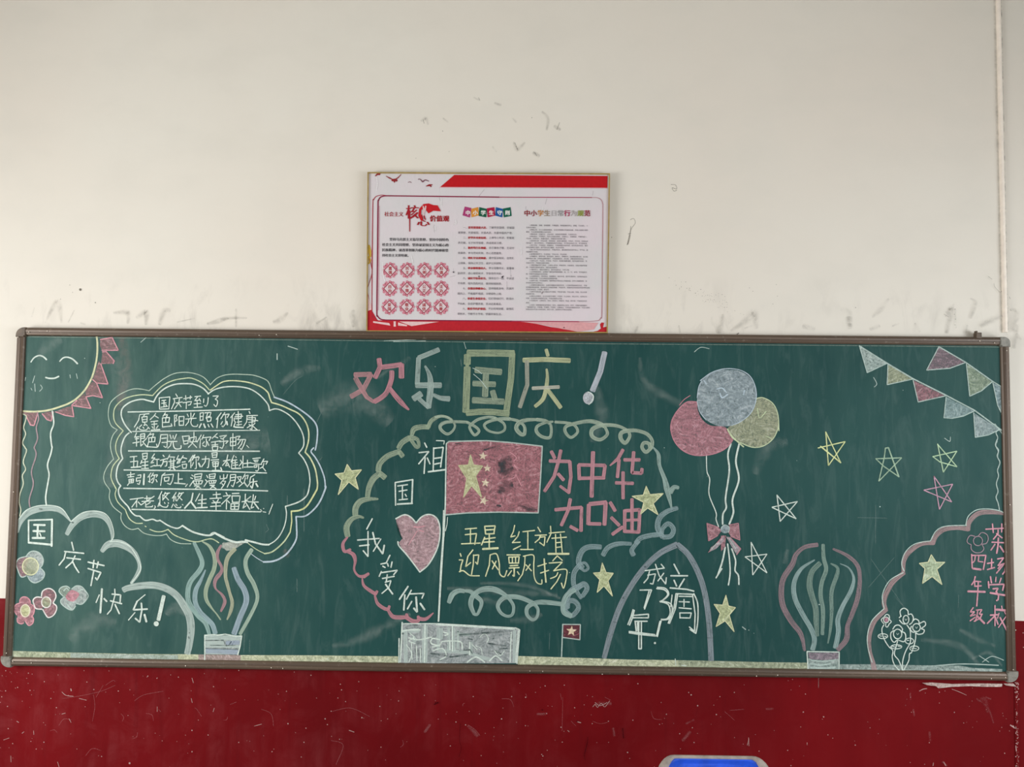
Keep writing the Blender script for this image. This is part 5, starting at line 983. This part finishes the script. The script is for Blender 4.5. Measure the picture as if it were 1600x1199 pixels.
for k, (a, b_, c, e) in enumerate(rules):
    d = d2 = pdraw(0.0009); y = 357.2+k*15.86; x0 = 715.6-k*0.12
    text(d, a, x0+8.0, y, 4.0, gry); text(d, b_, x0+15.8, y, 4.0, rr, .04); text(d, c, x0+48.2, y, 4.0, gry); text(d2, e, x0, y+7.93, 4.0, gry); pdone(d, 'rule_text')
d = pdraw(0.0009)
for k, (ch, c) in enumerate(zip('中小学生日常行为规范', ((150, 40, 50), (150, 44, 60), (196, 132, 60), (160, 140, 120), (176, 170, 172), (150, 148, 150), (176, 40, 90), (170, 160, 160), (150, 160, 70), (156, 36, 60)))):
    text(d, ch, 818.6+k*10.45, 336.9+k*.02, 10.2, flat(c), .03 if k not in (4, 5, 7) else .012)
pdone(d, 'code_heading_print', 'row of ten coloured heading characters')
code = ['尊敬国旗、国徽，会唱国歌，升降国旗、奏唱国歌时肃立、脱帽、行注目礼，少先队员行队礼。', '尊敬父母，关心父母身体健康，主动为家庭做力所能及的事。听从父母和长辈的教导，外出或回到家要主动打招呼。', '尊敬老师，见面行礼，主动问好，接受老师的教导，与老师交流。', '尊老爱幼，平等待人。同学之间友好相处，互相关心，互相帮助。不欺负弱小，不讥笑、戏弄他人。尊重残疾人。尊重他人的民族习惯。',
 '待人有礼貌，说话文明，讲普通话，会用礼貌用语。不骂人，不打架。到他人房间先敲门，经允许再进入，不随意翻动别人的物品，不打扰别人的工作、学习和休息。', '诚实守信，不说谎话，知错就改，不随意拿别人的东西，借东西及时归还，答应别人的事努力做到，做不到时表示歉意。考试不作弊。', '虚心学习别人的长处和优点，不嫉妒别人。遇到挫折和失败不灰心，不气馁，遇到困难努力克服。',
 '爱惜粮食和学习、生活用品。节约水电，不比吃穿。', '衣着整洁，经常洗澡，勤剪指甲，勤洗头，早晚刷牙，饭前便后要洗手。自己能做的事自己做，衣物用品摆放整齐，学会收拾房间、洗衣服、洗餐具等家务劳动。', '按时上学，不迟到，不早退，不逃学，有病有事要请假，放学后按时回家。参加活动守时，不能参加事先请假。', '课前准备好学习用品，上课专心听讲，积极思考，大胆提问，回答问题声音清楚，不随意打断他人发言。课间活动有秩序。',
 '课前预习，课后认真复习，按时完成作业，书写工整。', '坚持锻炼身体，认真做广播体操和眼保健操，坐、立、行、读书、写字姿势正确。积极参加有益的文体活动。', '认真做值日，保持教室、校园整洁。保护环境，爱护花草树木、庄稼和有益动物，不随地吐痰，不乱扔果皮纸屑等废弃物。', '爱护公物，不在课桌椅、建筑物和文物古迹上涂抹刻画。损坏公物要赔偿。拾到东西归还失主或交公。',
 '积极参加集体活动，认真完成集体交给的任务，少先队员服从队的决议，不做有损集体荣誉的事，集体成员之间相互尊重，学会合作。积极参加学校组织的各种劳动和社会实践活动，多观察，勤动手。', '遵守交通法规，过马路走人行横道，不乱穿马路，不在公路、铁路、码头玩耍和追逐打闹。', '遵守公共秩序，在公共场所不拥挤，不喧哗，礼让他人。乘公共车、船等主动购票，主动给老幼病残孕让座。不做法律禁止的事。',
 '珍爱生命，注意安全，防火、防溺水、防触电、防盗、防中毒，不做有危险的游戏。', '阅读、观看健康有益的图书、报刊、音像和网上信息，收听、收看内容健康的广播电视节目。不吸烟、不喝酒、不赌博，远离毒品，不参加封建迷信活动，不进入网吧等未成年人不宜入内的场所。敢于斗争，遇到坏人坏事主动报告。']
L = []
for i, s_ in enumerate(code):
    s_ = '　　%d.' % (i+1)+s_
    while s_: L.append(s_[:39]); s_ = s_[39:]
L = L[:41]; d = pdraw(0.0009)
for k, s_ in enumerate(L): text(d, s_, 822.2-k*.015, 353.1+k*3.46, 2.56, gry, .0)
pdone(d, 'code_of_conduct_text')
# creases and a few stains on the sheet
d = pdraw(0.0012); crz = chalk((120, 112, 124), .4); crw = chalk((240, 238, 240), .7)
d.st(P1, crz, .8, "~w.8 1430,300 1390,350 1365,385; 920,390 932,430; ~860,700 865,790; w1 505,870 512,885"); d.st(P1, crw, 1, "w1.6 940,400 942,480; ~w1:2:1 1100,640 1110,680 1085,700; w1.4 870,720 875,770; ~w1 200,150 215,220 205,300"); d.st(P2, crw, 1.2, "~w1.4 275,120 280,250 300,320; ~w1.4 600,40 620,120; ~w1 570,480 570,520"); d.st(P2, crz, 1, "w1.8 1080,215; w.7 1080,180 1080,210; ~w.6 1040,275 1100,262; w1.6 1370,272; 1735,260"); d.st(P5, crz, .7, "w.8 450,460 430,530; 1050,360 1040,415; 180,560 178,600"); d.st(P5, crw, 1, "w1 118,1110 118,1190; ~w1 400,570 385,620"); d.st(P6, chalk((100, 60, 70), .7), 1.4, "w2.4 697,1045; w1.8 400,590 410,570"); d.st(P4, blk, 1, "w1.8:1 780,305 798,290; w2 447,295; w2.2 80,235"); d.st(P4, crz, 1, "w.8 900,160 905,300; 848,370 850,460"); inp(d.mb.build('creases'), 'fine creases, pen dots and stains', kind='stuff')

# ------------------------------------------------------------------ blue school chair in front of the wall
M_BLUE = simple('blue_plastic', (44, 92, 224), 0.28, 0.6, 0, 0.16, 14)
M_GREYP = simple('worn_grey_rim', (156, 146, 138), 0.55, 0.4, 0, 0.14, 35)
M_TUBE = simple('grey_steel_tube', (120, 122, 124), 0.35, 0.5, 0.6)
yc = -0.52
tp = P(1116, 1184.5, yc); hw = (P(1207, 1192, yc)-P(1025, 1192, yc)).length/2
ch = empty('school_chair', (tp.x, yc, 0)); props(ch, 'blue plastic school chair with a worn grey rim, only its back top showing', 'chair')
zt = tp.z; H = 0.24; 
def rrect(hw, hz, r, n=6):
    out = []
    for cx, cz, a0 in ((hw-r, hz-r, 0), (-hw+r, hz-r, 90), (-hw+r, -hz+r, 180), (hw-r, -hz+r, 270)):
        for k in range(n+1):
            a = R_(a0+90*k/n); out.append((cx+r*math.cos(a), cz+r*math.sin(a)))
    return out
def curve_y(x): return -0.03*(1-(x/hw)**2)*0.8
def panel(hw_, hz, r, yf, yb, m, dish=0.0):
    """curved rounded plate made of rings, front at yf and back at yb"""
    mb = MB(); mi = mb.mat(m); rings = [(1.0, yb), (1.0, (yf+yb)/2), (0.985, yf), (0.93, yf+dish*.5), (0.8, yf+dish), (0.5, yf+dish), (0.2, yf+dish)]
    base = rrect(hw_, hz, r); n = len(base)
    for s_, y in rings:
        for q in base: mb.v.append((q[0]*s_, y-curve_y(q[0]*s_), q[1]*s_))
    for L_ in range(len(rings)-1):
        for k in range(n): mb.face([L_*n+k, L_*n+(k+1) % n, (L_+1)*n+(k+1) % n, (L_+1)*n+k], mi, smooth=True)
    mb.face([len(rings[:-1])*n+k for k in range(n)], mi); mb.face([k for k in range(n)][::-1], mi)
    return mb
zc = zt-H/2
rim = MB(); base = rrect(hw-0.008, H/2-0.005, 0.046, 8); rad = [0.0038+0.0105*max(0, min(1, (abs(q[0])-hw+.062)/.05)) for q in base]
rim.tube([(q[0]*(1-max(0, r_-.006)/hw), -curve_y(q[0]), zc+q[1]-max(0, r_-.006)*.6) for q, r_ in zip(base, rad)], rad, M_GREYP, 10, True)
o = rim.build('rim', ch); props(o, 'worn grey rounded rim')
pm = panel(hw-0.015, H/2-0.006, 0.050, -0.008, 0.006, M_BLUE, 0.006); pm.v = [(v[0], v[1], v[2]+zc) for v in pm.v]
pm.build('backrest', ch)
sz = 0.44
sm_ = MB(); base = rrect(0.19, 0.18, 0.05, 6); mi = sm_.mat(M_BLUE); n = len(base)
rings = [(0.97, sz-.012), (1.0, sz-.004), (1.0, sz+.004), (.96, sz+.008), (.8, sz+.002), (.4, sz-.003)]
for s_, z in rings:
    for q in base: sm_.v.append((q[0]*s_, -0.22+q[1]*s_, z))
for L_ in range(5):
    for k in range(n): sm_.face([L_*n+k, L_*n+(k+1) % n, (L_+1)*n+(k+1) % n, (L_+1)*n+k], mi, smooth=True)
sm_.face([5*n+k for k in range(n)], mi); sm_.face([k for k in range(n)][::-1], mi); sm_.build('seat', ch)
for sx in (-1, 1):
    t = MB(); t.tube([(sx*.13, .018, zc+.05), (sx*.13, .012, .52), (sx*.14, -.02, sz-.03), (sx*.155, .03, .2), (sx*.165, .05, 0.012)], .011, M_TUBE); t.build('leg', ch)
    t = MB(); t.tube([(sx*.14, -.05, sz-.025), (sx*.15, -.36, sz-.025), (sx*.155, -.385, sz-.06), (sx*.165, -.40, 0.012)], .011, M_TUBE); t.build('leg', ch)
t = MB(); t.tube([(-.15, -.39, .18), (.15, -.39, .18)], .009, M_TUBE); t.build('stretcher', ch)
